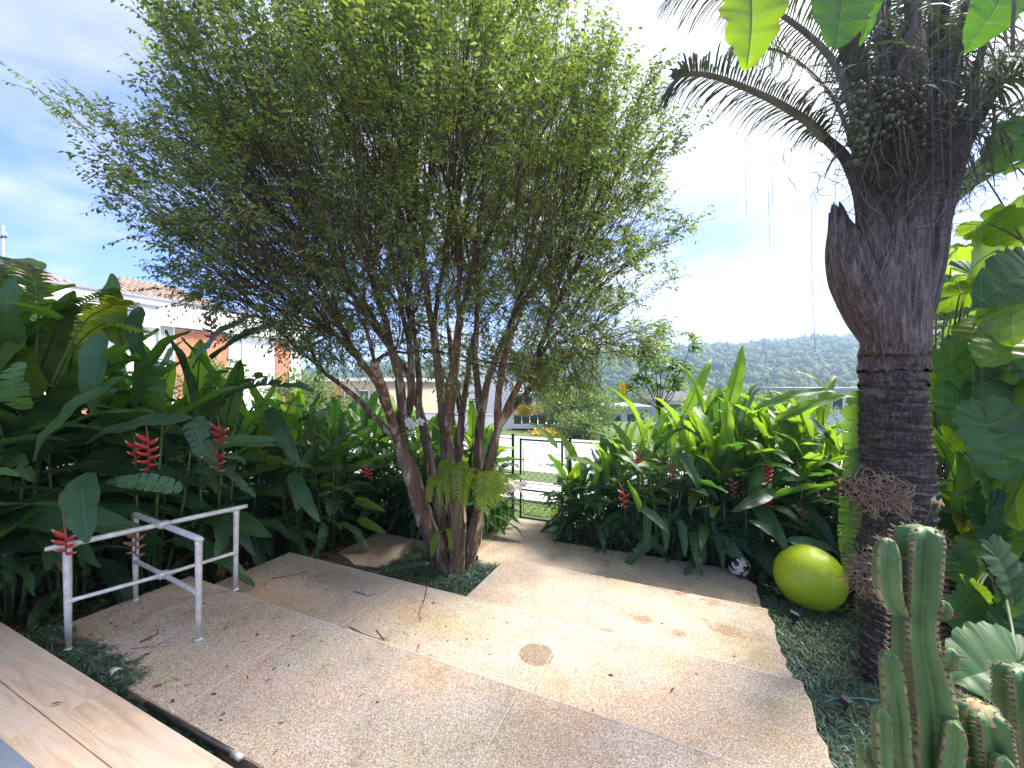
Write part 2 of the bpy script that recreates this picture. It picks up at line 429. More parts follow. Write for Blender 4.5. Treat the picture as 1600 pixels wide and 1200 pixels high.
mb.prism([A0, A1+Vector((0, 0, 0)), A1+nn*1.0, A0+nn*1.0][::-1], .0, .009, 0, .002)
tag(mb.build('rug', M['mat_grey']), 'blue-grey woven rug lying on the wood-look deck tiles', 'rug')

# slabs
steps = thing('garden_steps', loc=(0, 0, 0), kind='structure')
def slab(poly, z, rough_right=False, name='slab'):
    pts = []
    n = len(poly)
    for i in range(n):
        a, b_ = Vector(poly[i]), Vector(poly[(i+1) % n]); L = (b_-a).length
        k = max(1, int(L/.07))
        onright = rough_right and a[0] > .55 and b_[0] > .55
        for j in range(k):
            q = a.lerp(b_, j/k)
            jit = .0016
            if onright and j: q = q+Vector((g_rng.uniform(-.022, .012), 0))
            q = q+Vector((g_rng.uniform(-jit, jit), g_rng.uniform(-jit, jit)))
            pts.append(W(q[0], q[1]))
    mb = MB(); mb.prism(pts, z-.16, z, 0, .006)
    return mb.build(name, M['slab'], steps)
J1, J2, SL, SR = -2.325, -.82, -3.84, .62
g = .0022
def rc(s0, s1, t0, t1): return [(s0, t0), (s1, t0), (s1, t1), (s0, t1)]
ZA, ZB, ZC, ZD = -.12, -.27, -.42, -.57
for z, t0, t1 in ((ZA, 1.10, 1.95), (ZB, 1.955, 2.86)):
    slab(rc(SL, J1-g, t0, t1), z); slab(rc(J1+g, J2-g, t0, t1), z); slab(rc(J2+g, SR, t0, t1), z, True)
slab(rc(-1.84, J2-g, 2.865, 3.98), ZC); slab(rc(J2+g, SR, 2.865, 3.98), ZC, True)
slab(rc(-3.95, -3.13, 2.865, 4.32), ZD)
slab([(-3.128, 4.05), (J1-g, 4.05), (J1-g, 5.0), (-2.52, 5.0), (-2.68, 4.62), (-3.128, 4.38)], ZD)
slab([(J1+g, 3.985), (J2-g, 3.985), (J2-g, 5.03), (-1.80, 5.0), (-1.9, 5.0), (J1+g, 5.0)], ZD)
slab([(J2+g, 3.985), (SR, 3.985), (SR+.02, 4.75), (.45, 5.06), (J2+g, 5.03)], ZD, True)
slab([(-2.50, 5.005), (-1.80, 5.005), (-1.66, 5.04), (-1.66, 5.64), (-2.46, 5.64)], ZD)
mb = MB()
for s_, t0, t1, z in ((J1, 1.10, 1.95, ZA), (J2, 1.10, 1.95, ZA), (J1, 1.96, 2.86, ZB), (J2, 1.96, 2.86, ZB), (J2, 2.87, 3.98, ZC), (J2, 3.99, 5.03, ZD), (J1, 4.06, 5.0, ZD)):
    mb.prism(rect(s_-g+.0002, s_+g-.0002, t0, t1), z-.02, z-.0015)
mb.build('joint_strip', M['grout'], steps)
mb = MB()
for s0_, s1_, t_, z in ((SL, SR, 1.95, ZA), (SL, SR, 2.86, ZB), (-1.84, SR, 3.98, ZC)):
    k = s0_
    while k < s1_-.02:
        e = min(k+g_rng.uniform(.05, .30), s1_-.01); mb.prism(rect(k, e, t_-.011+g_rng.uniform(-.003, .002), t_+.0015), z-.03, z+.0012); k = e+.0005+(g_rng.random() < .3)*g_rng.uniform(0, .05)
mb.build('step_nosing', simple('worn_step_edge', (.50, .42, .34), .8, 0, .3, 60), steps)
# street
mb = MB(); mb.prism(rect(-60, 70, 7.4, 8.6), -1.2, -.82)
tag(mb.build('pavement', M['concrete']), kind='structure')
mb = MB(); mb.prism(rect(-60, 70, 8.75, 17.0), -1.2, -.93)
tag(mb.build('street', simple('pale_road', (.38, .37, .355), .85, 0, .1, .9)), kind='structure')
mb = MB(); mb.prism(rect(-60, 70, 8.61, 8.74), -1.2, -.80)
tag(mb.build('kerb', M['concrete']), kind='structure')

# hill with its wood
def build_hill():
    nu, nr = 90, 14
    V = []; Fs = []
    rr = np.linspace(150, 620, nr)
    def hz(u, r):
        x = (u-800)
        prof = interp(u, [-3000, -400, 300, 700, 880, 1080, 1180, 1290, 1400, 1700, 2300, 4200], [24, 20, 20, 26, 38, 49, 54, 63, 58, 47, 36, 20])
        a = (r-150)/(470)
        return -12+(prof/620*520+12)*math.sin(min(a/.8, 1)*PI/2)**1.15
    for j, r in enumerate(rr):
        for i in range(nu):
            u = -2600+i*(6800/(nu-1))
            Y = r; V.append(Vector(((u-800)/F*Y, Y, hz(u, r))))
    for j in range(nr-1):
        for i in range(nu-1): Fs.append((j*nu+i, j*nu+i+1, (j+1)*nu+i+1, (j+1)*nu+i))
    mb = MB(); mb.add(V, Fs)
    tag(mb.build('hill', simple('hill_ground', (.05, .08, .03), .95, 0, .3, .02)), kind='structure')
    rng = np.random.default_rng(3)
    import bmesh
    bm = bmesh.new(); bmesh.ops.create_icosphere(bm, subdivisions=1, radius=1)
    iv = np.array([v.co[:] for v in bm.verts]); fi = np.array([[v.index for v in f.verts] for f in bm.faces]); bm.free()
    nT = 17000
    VV = []; k = 0
    for i in range(nT):
        r = 165+435*rng.random()**.75; u = rng.uniform(560, 1500) if i < 15000 else rng.uniform(-1500, 3000)
        z = hz(u, r); c = np.array([(u-800)/F*r, r, z])
        s = rng.uniform(1.2, 3.6)*(.7+.5*r/600)
        ver = iv*(1+rng.normal(0, .32, (len(iv), 1)))*np.array([s, s, s*rng.uniform(.7, 1.8)])+c+np.array([0, 0, s*.7])
        VV.append(ver)
    # tall thin trees on the skyline
    for i in range(900):
        u = rng.uniform(820, 1420); r = rng.uniform(520, 600); z = hz(u, r); s = rng.uniform(1.0, 2.6)
        ver = iv*(1+rng.normal(0, .3, (len(iv), 1)))*np.array([s, s, s*rng.uniform(1.0, 1.6)])+np.array([(u-800)/F*r, r, z+rng.uniform(1, 9)])
        VV.append(ver)
    VV = np.array(VV); nn_ = len(VV)
    FF = (fi[None]+np.arange(nn_)[:, None, None]*len(iv)).reshape(-1, 3)
    m, t, b, o = mat('wooded_hill')
    ri = N(t, 'ShaderNodeNewGeometry').outputs['Random Per Island']
    c = ramp(t, ri, [(0, (.028, .060, .022)), (.5, (.055, .10, .03)), (.85, (.085, .13, .04)), (1, (.14, .17, .06))])
    c = mix(t, 1.0, c, ramp(t, noise(t, pos(t), .9, 4, .7), [(.3, .45), (.7, 1.5)]), 'MULTIPLY')
    t.links.new(c, b.inputs['Base Color']); b.inputs['Roughness'].default_value = .9; b.inputs['Specular IOR Level'].default_value = .2
    me = npmesh('forest', VV.reshape(-1, 3), [FF], m)
    tag(link('forest', me), 'distant wooded hillside, blue with haze, behind the right hedge', 'forest', kind='stuff')
build_hill()

# ================================================================== BUILDINGS
def tz(s, u, v):
    k = (u-800)/F; t = s*(E1.x-k*E1.y)/(k*E2.y-E2.x); Y = E1.y*s+E2.y*t
    return t, CH-(v-600)/F*Y
brickm = None
def brick_mat():
    m, t, b, o = mat('orange_brick')
    p = pos(t); cb = N(t, 'ShaderNodeCombineXYZ'); sp = N(t, 'ShaderNodeSeparateXYZ'); t.links.new(p, sp.inputs[0])
    t.links.new(vmath(t, 'DOT_PRODUCT', p, tuple(E2)), cb.inputs[0]); t.links.new(sp.outputs[2], cb.inputs[1])
    br = N(t, 'ShaderNodeTexBrick'); t.links.new(cb.outputs[0], br.inputs[0])
    br.inputs['Color1'].default_value = (.62, .20, .10, 1); br.inputs['Color2'].default_value = (.48, .15, .08, 1)
    br.inputs['Mortar'].default_value = (.58, .30, .2, 1); br.inputs['Scale'].default_value = 1
    br.inputs['Brick Width'].default_value = .5; br.inputs['Row Height'].default_value = .14; br.inputs['Mortar Size'].default_value = .012
    t.links.new(br.outputs[0], b.inputs['Base Color']); b.inputs['Roughness'].default_value = .85
    return m
M['brick'] = brick_mat()
M['rooftile'] = simple('clay_roof_tile', (.36, .25, .19), .85, 0, .45, 2.5)
M['blind'] = simple('pale_green_blind', (.50, .56, .52), .5, 0, .08)
def house_left():
    S = -22.0
    root = thing('brick_and_white_house', 'white modern house with orange brick panels and clay tile roof across the street at left', 'house', W(S-4, 12, -1))
    def panel(name, u0, u1, v0, v1, out, m, depth=.3, parent=None, useu=None, z0=None, z1=None):
        ta, za = tz(S, u0, v0); tb, _ = tz(S, u1, v0)
        um = (u0+u1)/2
        _, zt = tz(S, um, v0); _, zb = tz(S, um, v1)
        if z0 is not None: zb = z0
        if z1 is not None: zt = z1
        mb = MB(); mb.prism([W(S-depth, ta), W(S+out, ta), W(S+out, tb), W(S-depth, tb)], zb, zt)
        return mb.build(name, m, parent or root), (ta, tb, zb, zt)
    t0, zt = tz(S, 20, 440); t1, _ = tz(S, 470, 500)
    ztop = 5.25
    mb = MB(); mb.prism(rect(S-9, S, t0-5, t1), -1.1, ztop-1.15); mb.build('wall', M['white_wall'], root)
    mb = MB(); mb.prism(rect(S-9, S+.35, t0-5, t1+.4), ztop-1.1, ztop); mb.build('parapet', M['white_wall'], root)
    mb = MB(); mb.prism(rect(S-9, S+.42, t0-5, t1+.47), ztop+.003, ztop+.10); mb.build('coping', M['grey_roof'], root)
    # roofs: barrel-tile slopes behind the parapet, as rows of real ribs
    def roof(ta, tb, zb, zt_, depth):
        mb = MB(); n = int((tb-ta)/.23)
        for i in range(n):
            a = ta+(tb-ta)*i/n; c = a+(tb-ta)/n*.5
            for r_ in range(7):
                f0, f1 = r_/7, (r_+1)/7
                zA = zb+(zt_-zb)*f0; zB = zb+(zt_-zb)*f1+.04
                hip = max(0, (f0)*(depth*.35))
                if a < ta+hip or a > tb-hip: continue
                mb.tube([W(S-.25-depth*f0, c, zA), W(S-.25-depth*f1, c, zB)], [.115, .09], 6)
        mb.add([W(S-.2, ta, zb), W(S-.2, tb, zb), W(S-.2-depth, tb-depth*.35, zt_), W(S-.2-depth, ta+depth*.35, zt_)], [(0, 1, 2, 3)])
        mb.build('roof', M['rooftile'], root)
    a, _ = tz(S, 60, 440); b_, _ = tz(S, 130, 440); roof(a-1, b_, ztop+.05, ztop+1.25, 3.2)
    a, _ = tz(S, 195, 440); b_, _ = tz(S, 300, 440); roof(a, b_+2, ztop+.05, ztop+1.45, 3.4)
    panel('brick_panel', 118, 168, 476, 640, .04, M['brick'], .02, z1=ztop-1.2, z0=-.9)
    panel('brick_panel', 273, 355, 474, 640, .06, M['brick'], .02, z1=ztop-1.2, z0=-.9)
    panel('brick_panel', 430, 452, 474, 640, .06, M['brick'], .02, z1=ztop-1.2, z0=-.9)
    for (u0, u1) in ((248, 270), (357, 378)):
        f, (ta, tb, zb, zt_) = panel('window', u0, u1, 484 if u0 < 300 else 508, 566, .03, M['glass_dark'], .02)
        n = 7
        for i in range(n):
            mb = MB(); c = ta+(tb-ta)*(i+.5)/n
            mb.box(W(S+.05, c, (zb+zt_)/2), .012, (tb-ta)/n*.42, (zt_-zb)/2-.05, (E1, E2, Vector((0, 0, 1))))
            mb.build('blind_slat', M['blind'], f)
        mb = MB()
        for (c, hy, hz_) in ((W(S+.06, ta, (zb+zt_)/2), .04, (zt_-zb)/2), (W(S+.06, tb, (zb+zt_)/2), .04, (zt_-zb)/2)):
            mb.box(c, .04, hy, hz_, (E1, E2, Vector((0, 0, 1))))
        mb.box(W(S+.06, (ta+tb)/2, zt_), .04, (tb-ta)/2+.04, .04, (E1, E2, Vector((0, 0, 1))))
        mb.build('window_frame', M['white_wall'], f)
    f, (ta, tb, zb, zt_) = panel('bay_box', 205, 234, 480, 512, .8, M['white_wall'], .02)
    mb = MB(); mb.prism(rect(S+.36, S+.9, ta-.1, tb+.1), zt_+.003, zt_+.09); mb.build('bay_coping', M['grey_roof'], f)
    mb = MB(); mb.box(W(S+.6, ta-.02, (zb+zt_)/2), .28, .03, .32, (E1, E2, Vector((0, 0, 1)))); mb.build('bay_window', M['blind'], f)
house_left()
Z3 = (E1, E2, Vector((0, 0, 1)))
def house_centre():
    # partly seen through the branches of the tree: beige and orange walls, a white fence
    root = thing('beige_villa', 'beige and orange villa seen through the tree branches left of the trunk', 'house', W(-23, 26, -1.2))
    mb = MB(); mb.prism(rect(-26, -20.6, 22, 30), -1.6, 1.7); mb.build('wall', M['wall_beige'], root)
    mb = MB(); mb.prism(rect(-26.4, -20.2, 21.5, 30.5), 1.71, 1.95); mb.build('roof_slab', M['white_wall'], root)
    mb = MB(); mb.prism(rect(-25, -23.6, 21.9, 21.99), -1.2, 1.4); mb.build('brick_panel', M['brick'], root)
    for s_ in (-22.9, -21.5):
        mb = MB(); mb.box(W(s_, 21.97, .5), .45, .03, .5, Z3); w_ = mb.build('window', M['glass_dark'], root)
        mb = MB()
        for a, b_ in ((-.48, 0), (.48, 0)): mb.box(W(s_+a, 21.93, .5), .04, .03, .54, Z3)
        mb.box(W(s_, 21.93, 1.04), .52, .03, .04, Z3); mb.build('window_frame', M['white_wall'], w_)
    root = thing('low_white_wall', 'long low white street wall seen behind the tree trunk', 'wall', W(-9, 17.6, -1.05))
    mb = MB(); mb.prism(rect(-19, -8.5, 17.5, 17.7), -1.3, -.1); mb.build('wall_face', M['white_wall'], root)
    mb = MB(); mb.prism(rect(-19.05, -8.45, 17.45, 17.75), -.098, -.03); mb.build('coping', M['grey_roof'], root)
house_centre()
def house_balcony():
    Y0 = 25.0
    root = thing('white_balcony_house', 'white house with dark glass balcony and yellow plants beyond the garden gate', 'house', at(800, 690, Y0))
    def bx(name, u0, u1, v0, v1, y0, y1, m, parent=None):
        a = at(u0, v0, Y0); b_ = at(u1, v1, Y0)
        mb = MB(); mb.prism([(a.x, y0), (b_.x, y0), (b_.x, y1), (a.x, y1)], b_.z, a.z)
        return mb.build(name, m, parent or root)
    bx('wall', 700, 800, 560, 720, 25, 34, M['white_wall'])
    bx('lower_wall', 801, 850, 669, 720, 26.2, 34, M['grey_roof'])
    bx('upper_wall', 801, 840, 596, 662, 27.5, 34, M['white_wall'])
    w_ = bx('window', 805, 834, 612, 645, 27.42, 27.49, M['glass_dark'])
    bx('window_frame', 818, 820, 612, 645, 27.36, 27.415, M['white_wall'], w_)
    bx('balcony_slab', 800.2, 853, 662, 668.5, 24.6, 27.4, M['white_wall'])
    for i in range(4):
        bx('railing_glass', 803+i*12.4, 803+i*12.4+11.6, 648, 661.5, 24.62, 24.66, M['glass_dark'])
    bx('roof_canopy', 800.5, 848, 614, 618, 24.8, 27.4, M['grey_roof'])
    bx('column', 843, 845, 618.5, 647.5, 24.8, 24.95, M['black'])
    bx('terrace_block', 854, 871, 664, 684, 25.2, 27.5, M['white_wall'])
    bx('terrace_screen', 856, 866, 655, 663.8, 25.25, 25.35, simple('pale_blue_screen', (.45, .55, .68), .4))
house_balcony()
def far_house(u0, u1, v0, v1, Y, lab, m, over=1.2, name='low_roofed_house', pitched=False):
    a = at(u0, v0, Y); b_ = at(u1, v1, Y); root = thing(name, lab, 'house', Vector(((a.x+b_.x)/2, Y, b_.z-1)))
    mb = MB(); mb.prism([(a.x, Y), (b_.x, Y), (b_.x, Y+7), (a.x, Y+7)], b_.z-3, a.z-.35); mb.build('wall', M['white_wall'], root)
    if pitched:
        mb = MB(); zt = a.z; V = [Vector((a.x-over, Y-over, zt-.33)), Vector((b_.x+over, Y-over, zt-.33)), Vector((b_.x+over, Y+7+over, zt-.33)), Vector((a.x-over, Y+7+over, zt-.33)), Vector((a.x+2, Y+3.5, zt+1.2)), Vector((b_.x-2, Y+3.5, zt+1.2))]
        mb.add(V, [(0, 1, 5, 4), (1, 2, 5), (2, 3, 4, 5), (3, 0, 4), (3, 2, 1, 0)], 0, None, False)
    else:
        mb = MB(); mb.prism([(a.x-over, Y-over), (b_.x+over, Y-over), (b_.x+over, Y+7+over), (a.x-over, Y+7+over)], a.z-.33, a.z)
    mb.build('roof', m, root)
    n = 3
    for i in range(n):
        c = a.x+(b_.x-a.x)*(i+.5)/n; mb = MB(); mb.box((c, Y-.02, a.z-1.5), (b_.x-a.x)/n*.3, .03, .55); mb.build('window', M['glass_dark'], root)
far_house(925, 1000, 634, 660, 45, 'pale house with thin grey flat roof between the gate and the right hedge', M['grey_roof'])
far_house(1272, 1345, 606, 640, 38, 'house with plain pale grey roof just left of the palm trunk', M['grey_roof'], pitched=False)
far_house(1040, 1130, 622, 650, 60, 'dark hip-roofed house glimpsed over the middle of the right hedge', simple('dark_tile_roof', (.09, .085, .08), .8, 0, .3, 1), name='hip_roofed_house', pitched=True)
# utility pole far left
root = thing('utility_pole', 'thin grey utility pole with insulators above the left hedge', 'utility pole', at(4, 640, 26))
a = at(4, 640, 26); mb = MB(); mb.tube([a, Vector((a.x, a.y, at(4, 352, 26).z))], [.10, .07], 10); mb.build('pole', M['grey_roof'], root)
mb = MB(); mb.box((a.x, a.y-.16, at(4, 372, 26).z), .5, .04, .04); mb.build('crossarm', M['stem_brown'], root)
for dx in (-.42, .2, .42):
    mb = MB(); mb.lathe([(.0, .0), (.07, .0), (.04, .08), (.08, .1), (.04, .2), (0, .22)], (a.x+dx, a.y-.16, at(4, 372, 26).z+.062), 8); mb.build('insulator', M['white_wall'], root)

# ================================================================== FENCE AND GATE
TG = 5.70
def chain(mb, s0, s1, z0, z1, t, pitch=.085, r=.0022):
    h = z1-z0; L = s1-s0
    x = -h
    while x < L:
        for sgn in (1, -1):
            a0, a1 = x, x+h
            lo, hi = max(a0, 0), min(a1, L)
            if hi-lo < .01: continue
            zlo, zhi = (lo-a0), (hi-a0)
            if sgn < 0: zlo, zhi = h-zlo, h-zhi
            mb.tube([W(s0+lo, t+.003*sgn, z0+zlo), W(s0+hi, t+.003*sgn, z0+zhi)], r, 3, 0, False)
        x += pitch*1.414
gate = thing('garden_gate', 'black framed garden gate of diamond wire mesh at the path end', 'gate', W(-2.05, TG, -.64))
gs0, gs1, gz0, gz1 = -2.39, -1.72, -.60, .655
for s_, nm in ((gs0, 'gate_stile'), (gs1, 'gate_stile')):
    mb = MB(); mb.box(W(s_, TG, (gz0+gz1)/2), .013, .013, (gz1-gz0)/2, Z3); mb.build(nm, M['black'], gate)
for z in (gz0+.03, gz0+.46, gz1-.018):
    mb = MB(); mb.box(W((gs0+gs1)/2, TG, z), (gs1-gs0)/2-.0135, .012, .012, Z3); mb.build('gate_rail', M['black'], gate)
for a, b_ in ((gz0+.08, gz0+.415), (gz0+.505, gz1-.06)):
    mb = MB(); i0, i1 = gs0+.05, gs1-.05
    mb.tube([W(i0, TG, a), W(i1, TG, a), W(i1, TG, b_), W(i0, TG, b_), W(i0, TG, a)], .006, 4)
    mb.build('inner_frame', M['black'], gate)
    mb = MB(); chain(mb, i0, i1, a, b_, TG, .07); tag(mb.build('wire_mesh', M['black'], gate), kind='stuff')
mb = MB(); mb.box(W(gs1-.03, TG-.035, .05), .03, .012, .05, Z3); mb.build('latch', M['black'], gate)
def fence(s0, s1, lab):
    f = thing('wire_fence', lab, 'fence', W((s0+s1)/2, TG, -.66))
    n = max(1, int(abs(s1-s0)/1.6))
    for i in range(n+1):
        s_ = s0+(s1-s0)*i/n; mb = MB(); mb.box(W(s_, TG, .02), .017, .017, .70, Z3); mb.build('post', M['black'], f)
    for z in (-.45, .1, .64):
        mb = MB(); mb.tube([W(s0, TG+.03, z), W(s1, TG+.03, z)], .009, 5); mb.build('wire_rail', M['black'], f)
    mb = MB(); chain(mb, s0, s1, -.6, .64, TG+.05, .16); tag(mb.build('wire_mesh', M['black'], f), kind='stuff')
fence(-9.5, -2.52, 'black wire mesh fence with dark posts behind the left hedge')
fence(-1.60, 6.5, 'black wire mesh fence with dark posts behind the right hedge')

# ================================================================== GRASS
def blades(name, region, n, seed, L=(.07, .13), wd=.0042, m='grass', clump=.035):
    rng = np.random.default_rng(seed)
    P = region(rng, n); n = len(P)
    # gather to clumps
    k = max(1, n//14); cidx = rng.integers(0, n, n); cent = P[rng.integers(0, n, k)]
    own = rng.integers(0, k, n)
    base = cent[own]+np.c_[rng.normal(0, clump*.5, (n, 2)), np.zeros(n)]
    ang = rng.uniform(0, 2*PI, n)
    cl = rng.normal(0, .7, (k, 2))[own]
    out = np.c_[np.cos(ang), np.sin(ang)]*.8+cl*.7
    out /= np.maximum(np.linalg.norm(out, axis=1, keepdims=True), .3)
    ln = rng.uniform(L[0], L[1], n); hgt = rng.uniform(.35, .8, n)
    side = np.c_[-out[:, 1], out[:, 0], np.zeros(n)]
    V = np.zeros((n, 7, 3)); o3 = np.c_[out, np.zeros(n)]
    for i, (f, wf) in enumerate(((0, 1), (.4, .9), (.75, .65))):
        c = base+o3*(ln*f**1.4*.8)[:, None]+np.c_[np.zeros((n, 2)), ln*hgt*(1.9*f-1.35*f*f)]
        V[:, 2*i] = c-side*wd*.5*wf; V[:, 2*i+1] = c+side*wd*.5*wf
    V[:, 6] = base+o3*(ln*.95)[:, None]+np.c_[np.zeros((n, 2)), ln*hgt*.42]
    b = np.arange(n)[:, None]*7
    q = np.concatenate([b+np.array([[0, 1, 3, 2]]), b+np.array([[2, 3, 5, 4]])]); tr = b+np.array([[4, 5, 6]])
    me = npmesh(name, V.reshape(-1, 3), [q, tr], M[m]); return me
def reg_st(s0, s1, t0, t1, zf=None, excl=None):
    def f(rng, n):
        s = rng.uniform(s0, s1, n) if not callable(s0) else None; t = rng.uniform(t0, t1, n)
        z = np.array([zf(a, b_) if zf else gz(a, b_) for a, b_ in zip(s, t)])
        P = np.c_[E1.x*s+E2.x*t, E1.y*s+E2.y*t, z-.003]
        if excl is not None: P = P[~excl(s, t)]
        return P
    return f
ps, pt = ST(PALM)
me = blades('lawn', reg_st(.60, 3.0, .4, 4.5, None, lambda s, t: ((s-ps)**2+(t-pt)**2 < .05)), 60000, 1, (.08, .17), .0075, clump=.06)
tag(link('mondo_grass_lawn', me), 'dark blue-green mondo grass lawn between the steps and the palm', 'grass', kind='stuff')
me = blades('pit_grass', reg_st(-3.12, -1.85, 2.88, 4.04, lambda a, b_: -.60), 14000, 2, (.08, .14), .0085)
tag(link('mondo_grass_patch', me), 'dark mondo grass patch in the square round the multi-stemmed tree', 'grass', kind='stuff')
def strip_ok(s, t): return (s > -1.95) & (s < -1.30) & (t > 1.0)
me = blades('strip_grass', reg_st(-3.95, .6, .985, 1.10, lambda a, b_: -.20, strip_ok), 10000, 3, (.08, .14), .007)
me2 = blades('strip_b', reg_st(-3.9, -2.75, 1.04, 1.2, lambda a, b_: -.135), 4000, 8, (.04, .08), .0045)
tag(link('mondo_grass_strip', me), 'narrow strip of dark mondo grass between the deck and the first step', 'grass', kind='stuff')
tag(link('mondo_grass_overhang', me2), 'dark grass tuft creeping over the left corner of the first step', 'grass', kind='stuff')
me = blades('verge', reg_st(-4.5, 3.0, 5.85, 7.38), 16000, 4, (.05, .10), .009, 'grass_light', .04)
tag(link('grass_verge', me), 'sunlit pale green grass verge outside the garden gate', 'grass', kind='stuff')

# ================================================================== LEAF MESHES
def blade_mesh(name, m, L, Wd, arch, fold, seed, torn=False, droop_tip=.0, wave=.012):
    rng = random.Random(seed); mb = MB(); nl = 14
    pts = []; a = arch[0]; x = z = 0; ds = L/nl
    for i in range(nl+1):
        pts.append((x, z)); f = i/nl
        a = arch[0]+(arch[1]-arch[0])*f**1.3
        x += math.cos(a)*ds; z += math.sin(a)*ds
    side_b = rng.uniform(-.05, .05)*L
    def wf(f): return Wd*.5*max(.02, math.sin(PI*min(1, f**.72*.97+.02)))**.62*(1-.15*f)
    def P(f, k, lift=0):
        i = min(int(f*nl), nl-1); q = f*nl-i
        px = pts[i][0]*(1-q)+pts[i+1][0]*q; pz = pts[i][1]*(1-q)+pts[i+1][1]*q
        ang = arch[0]+(arch[1]-arch[0])*f**1.3
        nx, nz = -math.sin(ang), math.cos(ang)
        wv = math.sin(f*17+seed)*wave*abs(k)+math.sin(f*41+seed*2+k)*wave*.4*abs(k)
        h = abs(k)*wf(f)*fold+wv+lift
        return Vector((px+nx*h, side_b*f*f+k*wf(f), pz+nz*h))
    if not torn:
        V = []; UV = []; ks = (-1, -.55, 0, .55, 1)
        for i in range(nl+1):
            f = i/nl
            for k in ks:
                V.append(P(f, k)); UV.append((.5+k*.5, f*L))
        Fs = [(i*5+j, i*5+j+1, (i+1)*5+j+1, (i+1)*5+j) for i in range(nl) for j in range(4)]
        mb.add(V, Fs, 0, UV)
    else:
        for sgn in (-1, 1):
            f = 0.0
            while f < 1:
                g_ = min(1.0, f+rng.uniform(.04, .14)); lift = rng.uniform(-.02, .015); sh = rng.uniform(-.015, .02)
                V = []; UV = []
                for k in (0, .5*sgn, 1.0*sgn):
                    e = abs(k)
                    for q in (f+e*(g_-f)*.07+sh*e, (f+g_)/2+sh*e, g_-e*(g_-f)*.10+sh*e):
                        q = min(max(q, 0), 1); V.append(P(q, k*(1-.05*rng.random()), lift*e)); UV.append((.5+k*.5, q*L))
                Fs = [(j*3+i, j*3+i+1, (j+1)*3+i+1, (j+1)*3+i) if sgn > 0 else (j*3+i, (j+1)*3+i, (j+1)*3+i+1, j*3+i+1) for j in range(2) for i in range(2)]
                mb.add(V, Fs, 0, UV); f = g_
    # raised midrib under the blade
    mb.tube([P(i/7*.98, 0, -.003) for i in range(8)], [.006*(1-.8*i/7)+.001 for i in range(8)], 4, 0, False)
    me = mb.mesh(name, m)
    return me
BL = {}
_sd = 0
for key in ('hel_dark', 'hel_mid', 'hel_young', 'hel_dry'):
    BL[key] = []
    for (a0, a1, tr, fo) in ((.25, -.5, False, .25), (.15, -1.0, False, .3), (.1, -.25, False, .45), (.3, -1.5, True, .2), (.2, -.7, False, .1), (.2, -.8, True, .3)):
        _sd += 1
        if key == 'hel_young' and tr: fo = .5; tr = False
        BL[key].append(blade_mesh('heliconia_blade', M[key], .72, .165, (a0, a1), fo, _sd, tr))
def philo_mesh(name, m, seed, depth=.16, droop=.5, n=7):
    mb = MB(); per = 6; tau = [i/(n*per) for i in range(n*per+1)]
    ha = [180, 170, 150, 120, 90, 62, 38, 18, 0]; hr = [.10, .40, .54, .55, .54, .60, .72, .88, 1.03]
    rings = 6
    for sgn in (1, -1):
        V = []; UV = []
        for i, q in enumerate(tau):
            ang = 178*(1-q**.85); r = float(np.interp(-ang, [-x for x in ha], hr))
            ph = q*n; lob = abs(math.sin(PI*ph))
            mx = 0 if q < .34 else (q-.34)/.66*.99
            e = Vector((r*math.cos(R(ang)), r*math.sin(R(ang)), 0)); mpt = Vector((mx, 0, 0))
            cut = depth*(1-lob**.7)*(.35 if q < .1 else 1)*(1-q**6)
            for j in range(rings+1):
                w_ = j/rings
                p = mpt.lerp(e, w_*(1-cut*w_)*(1+.015*math.sin(i*1.7+seed)))
                y = p.y; x = p.x
                z = (.016*lob*math.sin(PI*w_)**.5 if j else 0)+.13*y-droop*.35*max(x, 0)**2-.10*y*y+(.022*math.sin(i*.8+seed*2+sgn)+.014*math.sin(i*2.1+seed))*w_*w_
                V.append(Vector((x, y*sgn, z))); UV.append((ph, w_))
        R1 = rings+1; Fs = []
        for i in range(len(tau)-1):
            for j in range(rings):
                f = (i*R1+j, i*R1+j+1, (i+1)*R1+j+1, (i+1)*R1+j)
                Fs.append(f if sgn < 0 else f[::-1])
        mb.add(V, Fs, 0, UV)
    mb.tube([Vector((x, 0, -droop*.35*x*x-.004)) for x in (0, .2, .4, .6, .8, .98)], [.012, .010, .008, .006, .004, .002], 5, 0, False)
    return mb.mesh(name, m)
PH = {k: [philo_mesh('philodendron_blade', M[k], s_, dpt, dr) for s_, dpt, dr in ((1, .13, .5), (2, .20, .9), (3, .10, .3), (4, .16, 1.3))] for k in ('philo', 'philo_backlit', 'philo_yellow')}

